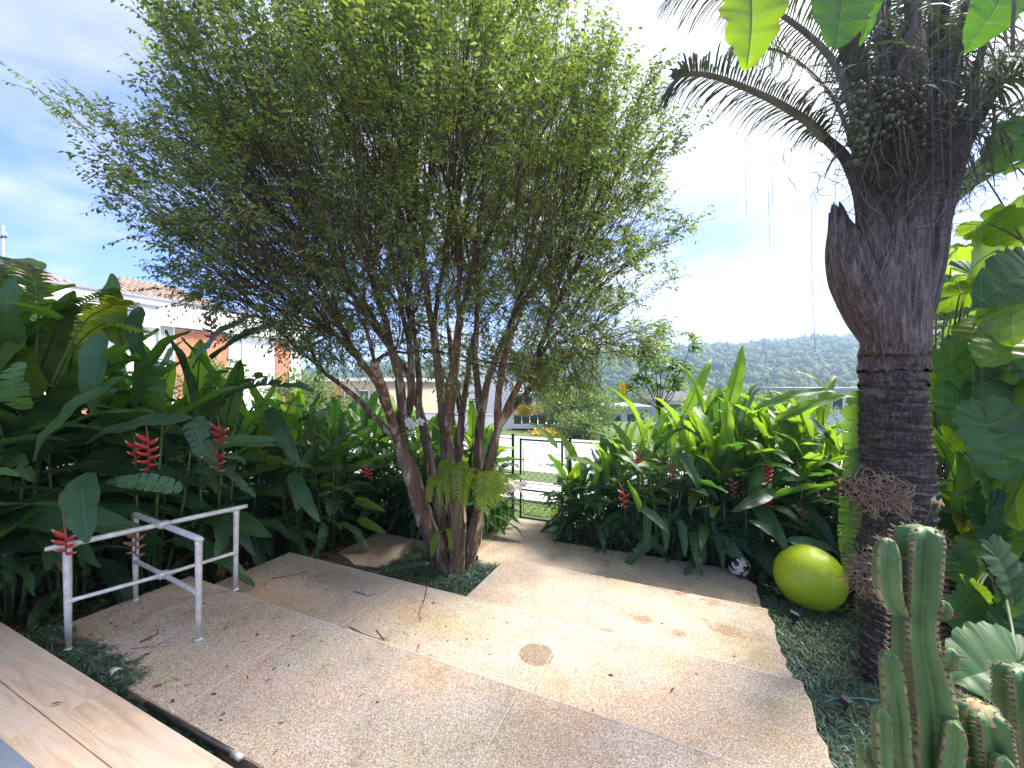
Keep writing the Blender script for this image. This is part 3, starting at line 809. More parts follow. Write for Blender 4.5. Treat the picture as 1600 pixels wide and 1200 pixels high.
# ================================================================== HELICONIA PLANTS
PLANTS = []
def heli_proto(seed, H, young, bushy=1.0, big=1.0):
    rng = random.Random(seed); root = thing('heliconia', None, None, (0, 0, 0)); kids = []
    nst = 4; mb = MB()
    for k in range(nst):
        az = rng.uniform(0, 2*PI); b0 = Vector((math.cos(az)*.09, math.sin(az)*.09, -.04))
        lean = rng.uniform(.03, .18); h = H*rng.uniform(.50, .74)
        top = Vector((b0.x+math.cos(az)*lean*h, b0.y+math.sin(az)*lean*h, h))
        pts = [b0, b0.lerp(top, .5)+Vector((rng.uniform(-.03, .03), rng.uniform(-.03, .03), 0)), top]
        mb.tube(pts, [.014, .012, .008], 6)
        nl = rng.choice((5, 6, 6)); a0 = rng.uniform(0, 2*PI)
        for j in range(nl):
            f = 1-j*.135-rng.uniform(0, .05)
            if f < .22: break
            p = b0.lerp(top, f); laz = a0+j*PI+rng.uniform(-.6, .6)
            el = R(rng.uniform(52, 84)) if j == 0 else R(max(-28, 55-j*17+rng.uniform(-18, 14)))
            pl = rng.uniform(.06, .24)*H/2.0
            dv = Vector((math.cos(laz)*math.cos(el), math.sin(laz)*math.cos(el), math.sin(el)))
            pd = (dv+Vector((0, 0, .9))).normalized(); q = p+pd*pl
            mb.tube([p, p.lerp(q, .5)+Vector((0, 0, .01)), q+dv*.01], [.008, .007, .005], 5)
            r = rng.random(); key = 'hel_young' if (j == 0 and r < young) or (j == 1 and r < young*.45) else ('hel_mid' if (j < 2 and r < .8) or (j < 4 and r < .35) else 'hel_dark')
            if j >= 4 and r < .10: key = 'hel_dry'
            sc_ = rng.uniform(.68, 1.15)*(.72+.28*H/2.2)*big
            Mx = aim(q, dv, (0, 0, 1), R(rng.uniform(-40, 40)), (sc_, sc_*rng.uniform(.85, 1.3), sc_))
            kids.append(link('leaf', rng.choice(BL[key]), root, Mx))
    for j in range(int(9*bushy)):
        az = rng.uniform(0, 2*PI); z0 = rng.uniform(.12, .80); p = Vector((math.cos(az)*.08, math.sin(az)*.08, z0))
        el = R(rng.uniform(-25, 50)); dv = Vector((math.cos(az)*math.cos(el), math.sin(az)*math.cos(el), math.sin(el)))
        q = p+(dv+Vector((0, 0, .5))).normalized()*.1
        mb.tube([Vector((p.x*.5, p.y*.5, 0)), p, q], [.007, .006, .004], 5)
        sc_ = rng.uniform(.38, .72)
        kids.append(link('leaf', rng.choice(BL['hel_dark']+BL['hel_mid'][:2]), root, aim(q, dv, (0, 0, 1), R(rng.uniform(-30, 30)), (sc_, sc_*1.2, sc_))))
    kids.append(mb.build('stems', M['stem'], root)); KIDS[root.name] = kids
    return root
pr_tall = [heli_proto(100+i, 2.35, .30, 1.0, 1.15) for i in range(5)]
pr_mid = [heli_proto(200+i, 2.05, .85) for i in range(5)]
pr_low = [heli_proto(300+i, 1.25, .5, 1.5) for i in range(3)]
def put(protos, s_, t_, lab, group, rng, hs=1.0, cat='plant', used=set()):
    p = rng.choice(protos)
    fresh = p.name not in used
    used.add(p.name)
    o = p if fresh else copy_tree(p)
    o.location = W(s_, t_, gz(s_, t_)); o.rotation_euler = (0, 0, rng.uniform(0, 2*PI)); k = hs*rng.uniform(.92, 1.08); o.scale = (k, k, k)
    tag(o, lab, cat, group); PLANTS.append(o); return o
rp = random.Random(77)
BALLP = ground(1266, 948)
ORD = ['', 'first', 'second', 'third', 'fourth', 'fifth', 'sixth', 'seventh', 'eighth', 'ninth', 'tenth', 'eleventh', 'twelfth', 'thirteenth', 'fourteenth', 'fifteenth', 'sixteenth']
def fill(protos, s0, s1, t0, t1, ds, dt, lab, group, hf=lambda s_, t_: 1.0, kind='front'):
    """rows in t, plants in s; labels count them from named neighbours"""
    t_ = t0; row = 0
    while t_ <= t1+1e-6:
        row += 1; line = []
        s_ = s0+rp.uniform(0, ds*.5)
        while s_ <= s1+1e-6:
            a, b_ = s_+rp.uniform(-.1, .1), t_+rp.uniform(-.1, .1); w_ = W(a, b_)
            k = rp.random()
            if min((w_-Vector((BALLP.x, BALLP.y, 0))).length, (w_-Vector((PALM.x, PALM.y, 0))).length) > .62 and (w_-Vector((2.40, 4.26, 0))).length > .30: line.append((a, b_))
            s_ += ds
        for i, (a, b_) in enumerate(line):
            if kind == 'left': n_ = len(line)-i; l = lab.format(n=ORD[n_], row=ORD[row])
            else: l = lab.format(n=ORD[i+1], row=ORD[row])
            put(protos, a, b_, l, group, rp, hf(a, b_))
        t_ += dt
fill(pr_tall, -5.7, -4.1, .30, 2.5, .42, .40, 'dark heliconia behind the table frame, {row} row from the deck, {n} from the steps', 'heliconias behind the table frame', lambda s_, t_: 1.03 if t_ < 1.9 else .88, 'left')
fill(pr_tall, -6.0, -4.15, 2.85, 5.4, .44, .42, 'heliconia between table frame and tree, {row} row, {n} from the steps', 'heliconias between the table frame and the tree', lambda s_, t_: interp(t_, [2.85, 4.2, 5.3], [.78, .77, .74]), 'left')
fill(pr_mid, -3.9, -2.75, 4.65, 5.45, .38, .36, 'heliconia behind the tree trunks, {n} from the left in the {row} row', 'heliconias behind the tree', lambda s_, t_: .80)
fill(pr_low, -2.85, -2.70, 5.0, 5.45, .3, .24, 'low heliconia left of the gate path, {row} clump from the steps', 'low plants left of the gate', lambda s_, t_: 1.15)
fill(pr_low, -1.60, -1.25, 5.28, 5.56, .26, .26, 'low heliconia right of the gate path, {row} clump from steps, {n} from gate', 'low plants right of the gate', lambda s_, t_: .86)
fill(pr_mid, -1.15, 1.65, 5.22, 5.62, .34, .32, 'bright heliconia of right hedge, {n} from the gate in the {row} row', 'heliconias of the right hedge', lambda s_, t_: interp(s_, [-1.3, -.6, .2, 2], [.62, .86, .95, .97]))
fill(pr_mid, -1.0, 3.4, 6.0, 6.5, .42, .45, 'heliconia behind the right hedge wire, {n} from the gate in the {row} row back', 'back row of the right hedge', lambda s_, t_: interp(s_, [-1.3, -.4, .4], [.55, .92, 1.03]))
fill(pr_mid, 1.0, 3.0, 4.65, 5.05, .40, .38, 'heliconia behind the green ball, {n} from the left in the {row} row', 'heliconias behind the green ball', lambda s_, t_: .80)
fill(pr_mid, -2.98, -2.68, 4.98, 5.5, .26, .24, 'taller bright heliconia left of the gate path, {row} row, {n} from the left', 'plants left of the gate', lambda s_, t_: .84)
for pr_ in pr_tall+pr_mid+pr_low:      # a pattern plant that found no place is thrown away
    if 'label' not in pr_:
        for c_ in KIDS[pr_.name]: bpy.data.objects.remove(c_)
        bpy.data.objects.remove(pr_)

def nearest(p):
    return min(PLANTS, key=lambda o: (o.location.x-p.x)**2+(o.location.y-p.y)**2)
def attach(o, plant, Mw):
    o.parent = plant; o.matrix_parent_inverse = plant.matrix_basis.inverted(); o.matrix_basis = Mw
for p in PLANTS:
    p.matrix_basis = Matrix.LocRotScale(p.location, p.rotation_euler, p.scale)
def hero(u0, v0, u1, v1, Y0, Y1, wid, key, var=0, up=(0, -.8, .6), nm='leaf'):
    a, b_ = at(u0, v0, Y0), at(u1, v1, Y1); L = (b_-a).length
    o = link(nm, BL[key][var]); k = L/.69
    attach(o, nearest((a+b_)/2), aim(a, b_-a, up, 0, (k, wid/.165, k))); return o
# single leaves that stand out in the photograph
hero(190, 540, 182, 430, 3.0, 3.0, .22, 'hel_young', 2)
hero(158, 520, 148, 640, 2.7, 2.65, .20, 'hel_dark', 2)
hero(128, 742, 142, 838, 2.55, 2.35, .22, 'hel_dark', 2)
hero(300, 655, 130, 690, 3.0, 2.7, .17, 'hel_dark', 0, (0, -.5, .8))
hero(305, 650, 325, 728, 2.95, 2.75, .16, 'hel_dark', 3)
hero(195, 590, 45, 715, 2.7, 2.4, .15, 'hel_mid', 0, (0, -.5, .8))
hero(285, 765, 160, 742, 2.75, 2.6, .13, 'hel_dark', 5, (0, -.7, .6))
hero(430, 690, 290, 705, 3.2, 3.0, .12, 'hel_mid', 0, (0, -.7, .6))
hero(330, 560, 470, 500, 3.7, 3.6, .16, 'hel_dark', 0, (0, -.4, .8))
hero(300, 575, 385, 480, 3.7, 3.7, .17, 'hel_mid', 4, (0, -.6, .8))
hero(350, 620, 480, 590, 3.6, 3.5, .17, 'hel_dark', 5, (0, -.4, .8))
hero(60, 620, 10, 500, 2.8, 2.7, .26, 'hel_young', 2)
hero(30, 560, 0, 430, 2.7, 2.6, .24, 'hel_mid', 4)
hero(90, 500, 0, 470, 2.8, 2.5, .2, 'hel_mid', 0, (0, -.3, .9))
hero(40, 640, 0, 560, 2.4, 2.3, .2, 'hel_mid', 3)
hero(70, 420, 5, 400, 3.3, 3.2, .16, 'hel_young', 5, (0, -.4, .8))
hero(220, 480, 200, 560, 3.0, 2.9, .15, 'hel_dark', 1)
hero(420, 640, 470, 720, 3.9, 3.7, .17, 'hel_dark', 0)
hero(455, 740, 500, 810, 3.9, 3.6, .15, 'hel_dark', 0)
hero(560, 810, 600, 835, 4.6, 4.4, .10, 'hel_young', 2)
hero(555, 780, 598, 800, 4.6, 4.4, .10, 'hel_young', 2)
hero(1135, 640, 1165, 545, 4.7, 4.75, .17, 'hel_young', 2)
hero(1127, 715, 1143, 632, 4.6, 4.5, .17, 'hel_young', 2)
hero(1068, 650, 1110, 560, 4.8, 4.9, .14, 'hel_young', 0)
hero(1100, 645, 1065, 570, 4.7, 4.7, .10, 'hel_young', 0)
hero(1210, 660, 1332, 615, 4.4, 4.2, .13, 'hel_young', 0, (0, -.6, .8))
hero(1180, 640, 1310, 608, 4.5, 4.4, .12, 'hel_mid', 0, (0, -.6, .8))
hero(1290, 605, 1245, 580, 4.9, 4.9, .12, 'hel_young', 0, (0, -.6, .8))
hero(1060, 705, 1098, 768, 4.4, 4.2, .13, 'hel_dark', 2)
hero(1098, 690, 1065, 665, 4.5, 4.3, .12, 'hel_dark', 2)
hero(1172, 780, 1188, 720, 4.3, 4.3, .14, 'hel_mid', 2)
hero(1205, 770, 1150, 800, 4.2, 4.0, .14, 'hel_dark', 0, (0, -.8, .7))
hero(1000, 800, 985, 755, 4.3, 4.2, .08, 'hel_young', 2)
hero(1000, 792, 1048, 832, 4.3, 4.1, .11, 'hel_dark', 0, (0, -.7, .7))
hero(1230, 845, 1308, 858, 4.0, 3.9, .12, 'hel_dark', 0, (0, -.7, .7))
hero(1222, 845, 1172, 815, 4.0, 4.0, .12, 'hel_dark', 0, (0, -.7, .7))
hero(985, 705, 960, 660, 4.6, 4.6, .12, 'hel_young', 2)
hero(940, 735, 885, 715, 4.6, 4.4, .12, 'hel_young', 0, (0, -.6, .8))
hero(870, 700, 826, 660, 5.0, 4.9, .12, 'hel_young', 0, (0, -.6, .8))
hero(900, 720, 872, 678, 4.9, 4.8, .13, 'hel_young', 0)
for i in range(6): hero(1010+i*26, 800+i*6, 1012+i*30, 850+i*9, 4.5, 4.3, .10, 'hel_dark', 2)

# red heliconia flowers: hanging bracts
m, t, b, o_ = mat('red_bract'); uvn = N(t, 'ShaderNodeUVMap'); sp = N(t, 'ShaderNodeSeparateXYZ'); t.links.new(uvn.outputs[0], sp.inputs[0])
t.links.new(ramp(t, sp.outputs[1], [(0, (.34, .010, .015)), (.7, (.42, .02, .02)), (.85, (.55, .33, .06)), (1, (.35, .45, .1))]), b.inputs['Base Color']); b.inputs['Roughness'].default_value = .4
M['bract'] = m
M['bract_old'] = simple('faded_bract', (.22, .09, .05), .7, 0, .4, 40)
def bract_mesh(mt):
    mb = MB(); V = []; UV = []; n = 6; k = 6
    for i in range(n+1):
        f = i/n; r = .022*math.sin(PI*(.15+.85*f))**.8*(1-.3*f)+.001
        for j in range(k):
            th = 2*PI*j/k; V.append(Vector((f*.085, math.cos(th)*r*.7, math.sin(th)*r+.03*f*f))); UV.append((0, f))
    Fs = [(i*k+j, i*k+(j+1) % k, (i+1)*k+(j+1) % k, (i+1)*k+j) for i in range(n) for j in range(k)]
    mb.add(V, Fs, 0, UV); return mb.mesh('bract', mt)
BR = bract_mesh(M['bract']); BRO = bract_mesh(M['bract_old'])
def flower(u, v0, v1, Y, old=False, az=0, n=None, k=1.0):
    a = at(u, v0, Y); b_ = at(u, v1, Y); L = (a-b_).length; pl = nearest(a)
    Mw = Matrix.Translation(a)
    mb = MB(); mb.tube([(-.05, .03, .13), (-.02, .01, .06), (0, 0, 0), (0, 0, -L)], [.004, .005, .006, .004], 6)
    # sub-parts hang on the flower stalk
    o = link('flower', mb.mesh('flower_stalk', M['bract_old'])); attach(o, pl, Mw)
    n = n or max(6, int(L/.021))
    for i in range(n):
        f = i/(n-1); s_ = (.88-.35*f)*k*random.Random(i).uniform(.9, 1.1)
        th = az+(0 if i % 2 else PI)+i*.12
        dv = Vector((math.cos(th), math.sin(th)*.5-.1, .28-.5*f))
        c = link('bract', BRO if old else BR, o, aim(Vector((0, 0, -f*L)), dv, (0, 0, 1), 0, s_))
flower(1200, 730, 790, 4.25, k=1.05); flower(975, 772, 792, 4.3); flower(232, 688, 732, 2.8, az=.4, k=1.1); flower(212, 698, 728, 2.85, az=1.3)
flower(344, 672, 692, 3.0); flower(340, 708, 735, 3.0, az=.5); flower(103, 838, 865, 2.35, az=.3); flower(575, 734, 746, 4.4)
flower(212, 838, 868, 2.7, True, .7); flower(1050, 730, 752, 4.4, True); flower(1256, 800, 835, 4.2, True, .3); flower(1000, 718, 730, 4.7); flower(1310, 755, 785, 4.1, True)
flower(1146, 752, 780, 4.4, True); flower(330, 500, 530, 3.6, True)

# ================================================================== MULTI-STEMMED TREE
def build_tree():
    rng = random.Random(11); nr = np.random.default_rng(11)
    base = onz(690, 893, -.60)
    root = thing('multi_stemmed_tree', 'large multi-stemmed tree with peeling bark rising from the grass square in the steps', 'tree', base)
    D = base.y
    def q(u, v, dy=0): return at(u, v, D+dy)
    stems = [  # px path, radii
        ([(700, 893, 0), (680, 850, 0), (655, 790, -.05), (640, 735, -.1), (622, 690, -.1)], [.125, .098, .09, .085, .08]),
        ([(712, 893, -.02), (716, 850, -.05), (712, 800, -.05), (700, 740, -.05), (697, 680, -.03)], [.11, .088, .082, .072, .066]),
        ([(722, 890, .1), (745, 830, .15), (752, 760, .2), (748, 700, .2), (752, 650, .2)], [.09, .066, .058, .052, .048]),
        ([(700, 890, .2), (690, 820, .3), (680, 760, .35), (668, 700, .4), (655, 640, .4)], [.09, .062, .058, .052, .048]),
        ([(712, 890, .22), (722, 800, .35), (716, 720, .45), (722, 650, .5)], [.08, .052, .048, .044]),
        ([(724, 888, .05), (735, 850, 0), (748, 790, -.05), (762, 730, -.1), (778, 670, -.15)], [.08, .054, .05, .046, .042]),
    ]
    tops = []
    for si, (pth, rad) in enumerate(stems):
        P = [q(*p) for p in pth]; P[0] = P[0]-Vector((0, 0, .06))
        # refine with wobble
        pts = []; rr = []
        for i in range(len(P)-1):
            for k in range(5):
                f = k/5; pts.append(P[i].lerp(P[i+1], f)+Vector((rng.uniform(-.012, .012), rng.uniform(-.012, .012), 0))); rr.append((rad[i]*(1-f)+rad[i+1]*f)*rng.uniform(.93, 1.08))
        pts.append(P[-1]); rr.append(rad[-1])
        # smooth
        for _ in range(2): pts = [pts[0]]+[(pts[i-1]+pts[i]*2+pts[i+1])/4 for i in range(1, len(pts)-1)]+[pts[-1]]
        mb = MB(); mb.tube(pts, rr, 18, 0, True, .05, rng)
        ph_ = rng.uniform(0, 6)
        for i in range(len(pts)):
            for k in range(18):
                vv = Vector(mb.v[i*18+k]); th = 2*PI*k/18
                fl = 1+.09*math.sin(3*th+ph_+i*.12)+.06*math.sin(5*th+ph_*2-i*.2)+(.35*math.exp(-i/2.2)*max(0, math.sin(3*th+ph_)))
                mb.v[i*18+k] = tuple(pts[i]+(vv-pts[i])*fl)
        mb.build('trunk', M['bark'], root)
        fk = MB()
        for _ in range(70):
            i = rng.randrange(1, len(pts)-2); th = rng.uniform(0, 2*PI); k = int(th/(2*PI)*18) % 18
            s0, s1 = Vector(mb.v[i*18+k]), Vector(mb.v[i*18+(k+1) % 18]); n0 = ((s0+s1)/2-pts[i]).normalized(); ax = (pts[i+1]-pts[i]).normalized(); sd = ax.cross(n0); L = rng.uniform(.03, .12); w_ = rng.uniform(.006, .018)
            c_ = (s0+s1)/2
            V = [c_+sd*w_*a+ax*L*b2+n0*(.003+cu) for b2, cu in ((-1, .012*rng.random()), (0, .001), (1, .016*rng.random())) for a in (-1, 1)]
            fk.add(V, [(0, 1, 3, 2), (2, 3, 5, 4)])
        tag(fk.build('bark_flakes', M['bark'], root), kind='stuff')
        tops.append((P[-1], rad[-1]))
    # limbs dividing low: start points for the crown
    limb_px = [  # stem index, path
        (0, [(608, 650, -.15), (590, 600, -.3), (560, 560, -.5)], .042), (0, [(628, 640, 0), (625, 590, -.05), (610, 540, -.1)], .06),
        (0, [(612, 655, -.25), (600, 610, -.6), (585, 565, -1.0)], .045), (0, [(640, 640, .1), (645, 590, .2), (640, 540, .4)], .05),
        (1, [(690, 630, -.1), (685, 580, -.2), (678, 520, -.35)], .055), (1, [(706, 620, 0), (712, 560, 0), (718, 500, 0)], .055),
        (1, [(700, 630, -.3), (705, 580, -.7), (715, 530, -1.1)], .045),
        (2, [(762, 600, .25), (778, 550, .3), (800, 500, .4)], .045), (2, [(745, 600, .3), (742, 550, .4), (745, 500, .6)], .045),
        (3, [(640, 590, .5), (615, 550, .7), (590, 520, .9)], .042), (3, [(655, 590, .6), (650, 540, .9), (645, 500, 1.2)], .042),
        (4, [(728, 600, .6), (735, 550, .8), (745, 510, 1.1)], .04), (4, [(712, 600, .7), (705, 550, 1.0), (700, 510, 1.4)], .04),
        (5, [(795, 630, -.2), (815, 590, -.3), (840, 555, -.4)], .04), (5, [(778, 620, -.3), (785, 570, -.6), (800, 520, -.95)], .04),
        (5, [(800, 640, .0), (835, 600, .2), (870, 575, .4)], .034), (0, [(590, 655, .0), (550, 615, .1), (510, 585, .2)], .034),
    ]
    starts = []
    for si, pth, r in limb_px:
        P = [tops[si][0]]+[q(*p) for p in pth]
        pts = []; rr = []
        for i in range(len(P)-1):
            for k in range(4): pts.append(P[i].lerp(P[i+1], k/4)+Vector((rng.uniform(-.012, .012), rng.uniform(-.012, .012), 0))); rr.append(r*.88*(1.15-.12*i))
        pts.append(P[-1]); rr.append(r*.72)
        pts = [pts[0]]+[(pts[i-1]+pts[i]*2+pts[i+1])/4 for i in range(1, len(pts)-1)]+[pts[-1]]
        mb = MB(); mb.tube(pts, rr, 9, 0, True, .07, rng); mb.build('limb', M['bark'], root)
        starts.append((P[-1], (P[-1]-P[-2]).normalized()))
    # crown targets
    C = Vector((-1.02, D+.05, 3.38)); fork = Vector((-.75, D, 1.5))
    T = []
    while len(T) < 4700:
        v = nr.normal(size=3); v /= np.linalg.norm(v); r = nr.random()**.36
        if r < .30: continue
        lump = 1+.06*math.sin(v[0]*7+1)*math.cos(v[1]*6+2)+.05*math.sin(v[2]*11+v[0]*5)+.04*math.sin(v[1]*17+v[2]*13)
        p = np.array(C)+v*r*np.array([2.62 if v[0] < 0 else 2.66, 2.3, 2.42])*lump
        # fan shape: above a cone opening from the fork
        dx = math.hypot(p[0]-fork.x, p[1]-fork.y); minz = 1.22+max(0, dx-.45)*(.24 if p[0] > fork.x else .44)+(.12 if p[0] < fork.x else -.02)
        if p[2] < minz: continue
        if p[1] < 1.75: continue
        if dx < 1.0 and p[2] < 2.5+rng.random()*1.0: continue
        T.append(p)
    for (ua, va, ub, vb, yy) in ((260, 190, 35, 118, 3.6), (240, 210, 90, 160, 3.7), (1000, 400, 1105, 330, 4.0), (330, 420, 250, 415, 3.8)):
        for k in range(9): T.append(np.array(at(ua+(ub-ua)*k/8+nr.uniform(-8, 8), va+(vb-va)*k/8+nr.uniform(-8, 8), yy+nr.uniform(-.1, .1))))
    T += [np.array(at(870+nr.uniform(-60, 60), 590+nr.uniform(-35, 15), D+nr.uniform(-.5, .8))) for _ in range(70)]
    T += [np.array(at(960+nr.uniform(-70, 80), 540+nr.uniform(-40, 20), D+nr.uniform(-.5, .8))) for _ in range(80)]
    T = np.array(T)
    S = np.array([s_[0][:] for s_ in starts]); SD = np.array([s_[1][:] for s_ in starts])
    vec = T[:, None]-S[None]; dist = np.linalg.norm(vec, axis=2); cosv = (vec*SD[None]).sum(2)/dist
    cost = (1-cosv)*2.0+dist*.10+nr.uniform(0, .10, dist.shape)
    own = cost.argmin(1)
    segs = []   # (points, r0, r1)
    tips = []
    def rad(n): return .0025*n**.46+.0005
    def grow(p, dr, idx, depth):
        n = len(idx)
        if n == 0: return
        pts = T[idx]
        if n <= 1 or depth > 14:
            for i in idx:
                tvec = T[i]-p; L = np.linalg.norm(tvec)
                mid = p+tvec*.5+dr*L*.12+nr.normal(0, .03*min(L, 1), 3)
                segs.append(([p, mid, T[i]], rad(1)*1.25, .0013)); tips.append((p, mid, T[i]))
            return
        # two groups by splitting along the widest direction
        k = 2
        dirs = (pts-p); dirs = dirs/np.maximum(np.linalg.norm(dirs, axis=1, keepdims=True), 1e-6)
        m_ = dirs.mean(0); cvm = np.cov((dirs-m_).T) if n > 2 else None
        if n == 2: groups = [idx[:1], idx[1:]]
        else:
            w_, ev = np.linalg.eigh(cvm); ax = ev[:, 2]
            pr_ = (dirs-m_)@ax; thr = np.quantile(pr_, nr.uniform(.35, .65))
            groups = [idx[pr_ <= thr], idx[pr_ > thr]]
        for gidx in groups:
            if len(gidx) == 0: continue
            gp = T[gidx]; c = gp.mean(0); dd_ = c-p; L = np.linalg.norm(dd_)
            near_ = np.min(np.linalg.norm(gp-p, axis=1))
            step = min(L*nr.uniform(.16, .30), near_*.8, .50)
            dn = dd_/max(L, 1e-6); nd = dn*.75+dr*.35; nd /= np.linalg.norm(nd)
            e = p+nd*max(step, .03)
            segs.append(([p, (p+e)/2+nr.normal(0, .012, 3), e], rad(len(gidx))*1.02, rad(len(gidx))*.92))
            grow(e, nd, gidx, depth+1)
    for i, (s_, sd) in enumerate(starts):
        idx = np.where(own == i)[0]; grow(np.array(s_[:]), np.array(sd[:]), idx, 0)
    # branches as tubes, thick ones 6 sided
    def tubes(sel, n, name, kind=None):
        VV = []; FF = []; b0 = 0; ring = np.arange(n)*2*PI/n; cs, sn = np.cos(ring), np.sin(ring)
        for pts, r0, r1 in sel:
            P = np.array(pts); K = len(P)
            d_ = P[-1]-P[0]; d_ = d_/max(np.linalg.norm(d_), 1e-9)
            x = np.cross(d_, [0.3, .1, 1.0]); x /= max(np.linalg.norm(x), 1e-9); y = np.cross(d_, x)
            rr = np.linspace(r0, r1, K)
            V = P[:, None]+rr[:, None, None]*(cs[None, :, None]*x+sn[None, :, None]*y)
            VV.append(V.reshape(-1, 3))
            a = np.arange(K-1)[:, None]*n; k = np.arange(n)[None]
            FF.append((np.stack([a+k, a+(k+1) % n, a+n+(k+1) % n, a+n+k], -1).reshape(-1, 4))+b0); b0 += K*n
        me = npmesh(name, np.concatenate(VV)-np.array(base), [np.concatenate(FF)], M['branch'])
        me.polygons.foreach_set('use_smooth', np.ones(len(me.polygons), dtype=bool))
        o = link(name, me, root)
        if kind: o['kind'] = kind
    thick = [s_ for s_ in segs if s_[1] > .0085]; thin = [s_ for s_ in segs if s_[1] <= .0085]
    tubes(thick, 6, 'branches', 'stuff'); 
    # side twigs carrying leaves
    tw = []; LP = []; LD = []
    for (p, mid, e) in tips:
        L = np.linalg.norm(e-p); out = (e-mid); out /= max(np.linalg.norm(out), 1e-6)
        poly = [mid, e]
        twl = [(mid*.5+e*.5, e+out*.05)]
        nside = 6
        for k in range(nside):
            f = nr.uniform(.0, 1.0); s0 = (mid*(1-f)+e*f) if L < .7 else (e-out*nr.uniform(0, .40))
            dv = out*.9+nr.normal(0, .55, 3); dv[2] += .0; dv /= np.linalg.norm(dv); ln = nr.uniform(.12, .30)
            e2 = s0+dv*ln+np.array([0, 0, -.03*ln/.2]); tw.append(([s0, (s0+e2)/2+nr.normal(0, .008, 3), e2], .0016, .0008)); twl.append((s0, e2))
        for a, b2 in twl:
            ax = b2-a; ln = np.linalg.norm(ax); ax = ax/max(ln, 1e-6); nlf = int(5+ln*36*nr.uniform(.5, 1))
            for j in range(nlf):
                f = (j+1)/nlf; LP.append(a+ax*ln*f)
                sd = np.cross(ax, [0, 0, 1.]); sd = sd/max(np.linalg.norm(sd), .05)
                dl = ax*.7+sd*(1 if j % 2 else -1)*.75+nr.normal(0, .28, 3); dl[2] -= .38; LD.append(dl)
    tubes(thin, 4, 'small_branches', 'stuff'); tubes(tw, 3, 'twigs', 'stuff')
    LP = np.array(LP); LD = np.array(LD); LD /= np.linalg.norm(LD, axis=1, keepdims=True)
    rn = np.linalg.norm((LP-np.array(C))/np.array([2.6, 2.3, 2.42]), axis=1)
    ax_ = np.hypot(LP[:, 0]-fork.x, LP[:, 1]-fork.y)
    clump = np.sin(LP[:, 0]*5.1+LP[:, 2]*3.3)+np.sin(LP[:, 1]*4.7-LP[:, 2]*4.1)+np.sin(LP[:, 0]*9.3-LP[:, 1]*8.1+LP[:, 2]*7.7)
    keep = nr.random(len(LP)) < np.clip(.62+.75*(rn-.45)/.45, .5, 1)*np.clip(.92+.16*clump, .55, 1.1)*np.clip(.72+.20*(LP[:, 2]-2.2), .72, 1)
    LP = LP[keep]; LD = LD[keep]
    print('leaves', len(LP))
    n = len(LP); upv = np.array([0, 0, 1.])+nr.normal(0, .45, (n, 3))
    sd = np.cross(upv, LD); sd /= np.maximum(np.linalg.norm(sd, axis=1, keepdims=True), 1e-6); nrm = np.cross(LD, sd)
    ln = nr.uniform(.026, .050, n)[:, None]; wd = ln*.46
    tmpl = [(0, 0, 0), (.32, .9, .06), (.32, -.9, .06), (.68, .72, -.02), (.68, -.72, -.02), (1.0, 0, -.14)]
    V = np.stack([LP+LD*ln*a+sd*wd*.5*b2+nrm*ln*c for a, b2, c in tmpl], 1)
    zrel = LP[:, 2]; new = (nr.random(n) < np.clip(.05+.30*(zrel-3.2)/2+.10*(LP[:, 0]-0)/2, .04, .5))
    # young shoots: whole neighbourhoods by a coarse hash
    hsh = (np.sin(np.floor(LP[:, 0]*4)*12.9+np.floor(LP[:, 1]*4)*78.2+np.floor(LP[:, 2]*4)*37.7)*43758.5) % 1
    new = new & (hsh > .55) | (hsh > .93)
    for nm, sel, mt in (('foliage', ~new, 'crown'), ('young_foliage', new, 'crown_new')):
        Vs = V[sel]; b_ = np.arange(len(Vs))[:, None]*6
        me = npmesh(nm, Vs.reshape(-1, 3)-np.array(base), [b_+np.array([[1, 2, 4, 3]]), np.concatenate([b_+np.array([[0, 2, 1]]), b_+np.array([[3, 4, 5]])])], M[mt])
        o = link(nm, me, root); o['kind'] = 'stuff'
    # exposed roots
    for u0, v0, u1, v1 in ((690, 892, 640, 872), (705, 893, 700, 915), (715, 890, 760, 880), (690, 893, 655, 890), (700, 893, 672, 905)):
        a = onz(u0, v0, -.56); b_ = onz(u1, v1, -.60); mb = MB(); mb.tube([a, a.lerp(b_, .5)+Vector((0, 0, .02)), b_], [.03, .018, .006], 6); mb.build('root', M['bark'], root)
    return root, D
TREE, TD = build_tree()

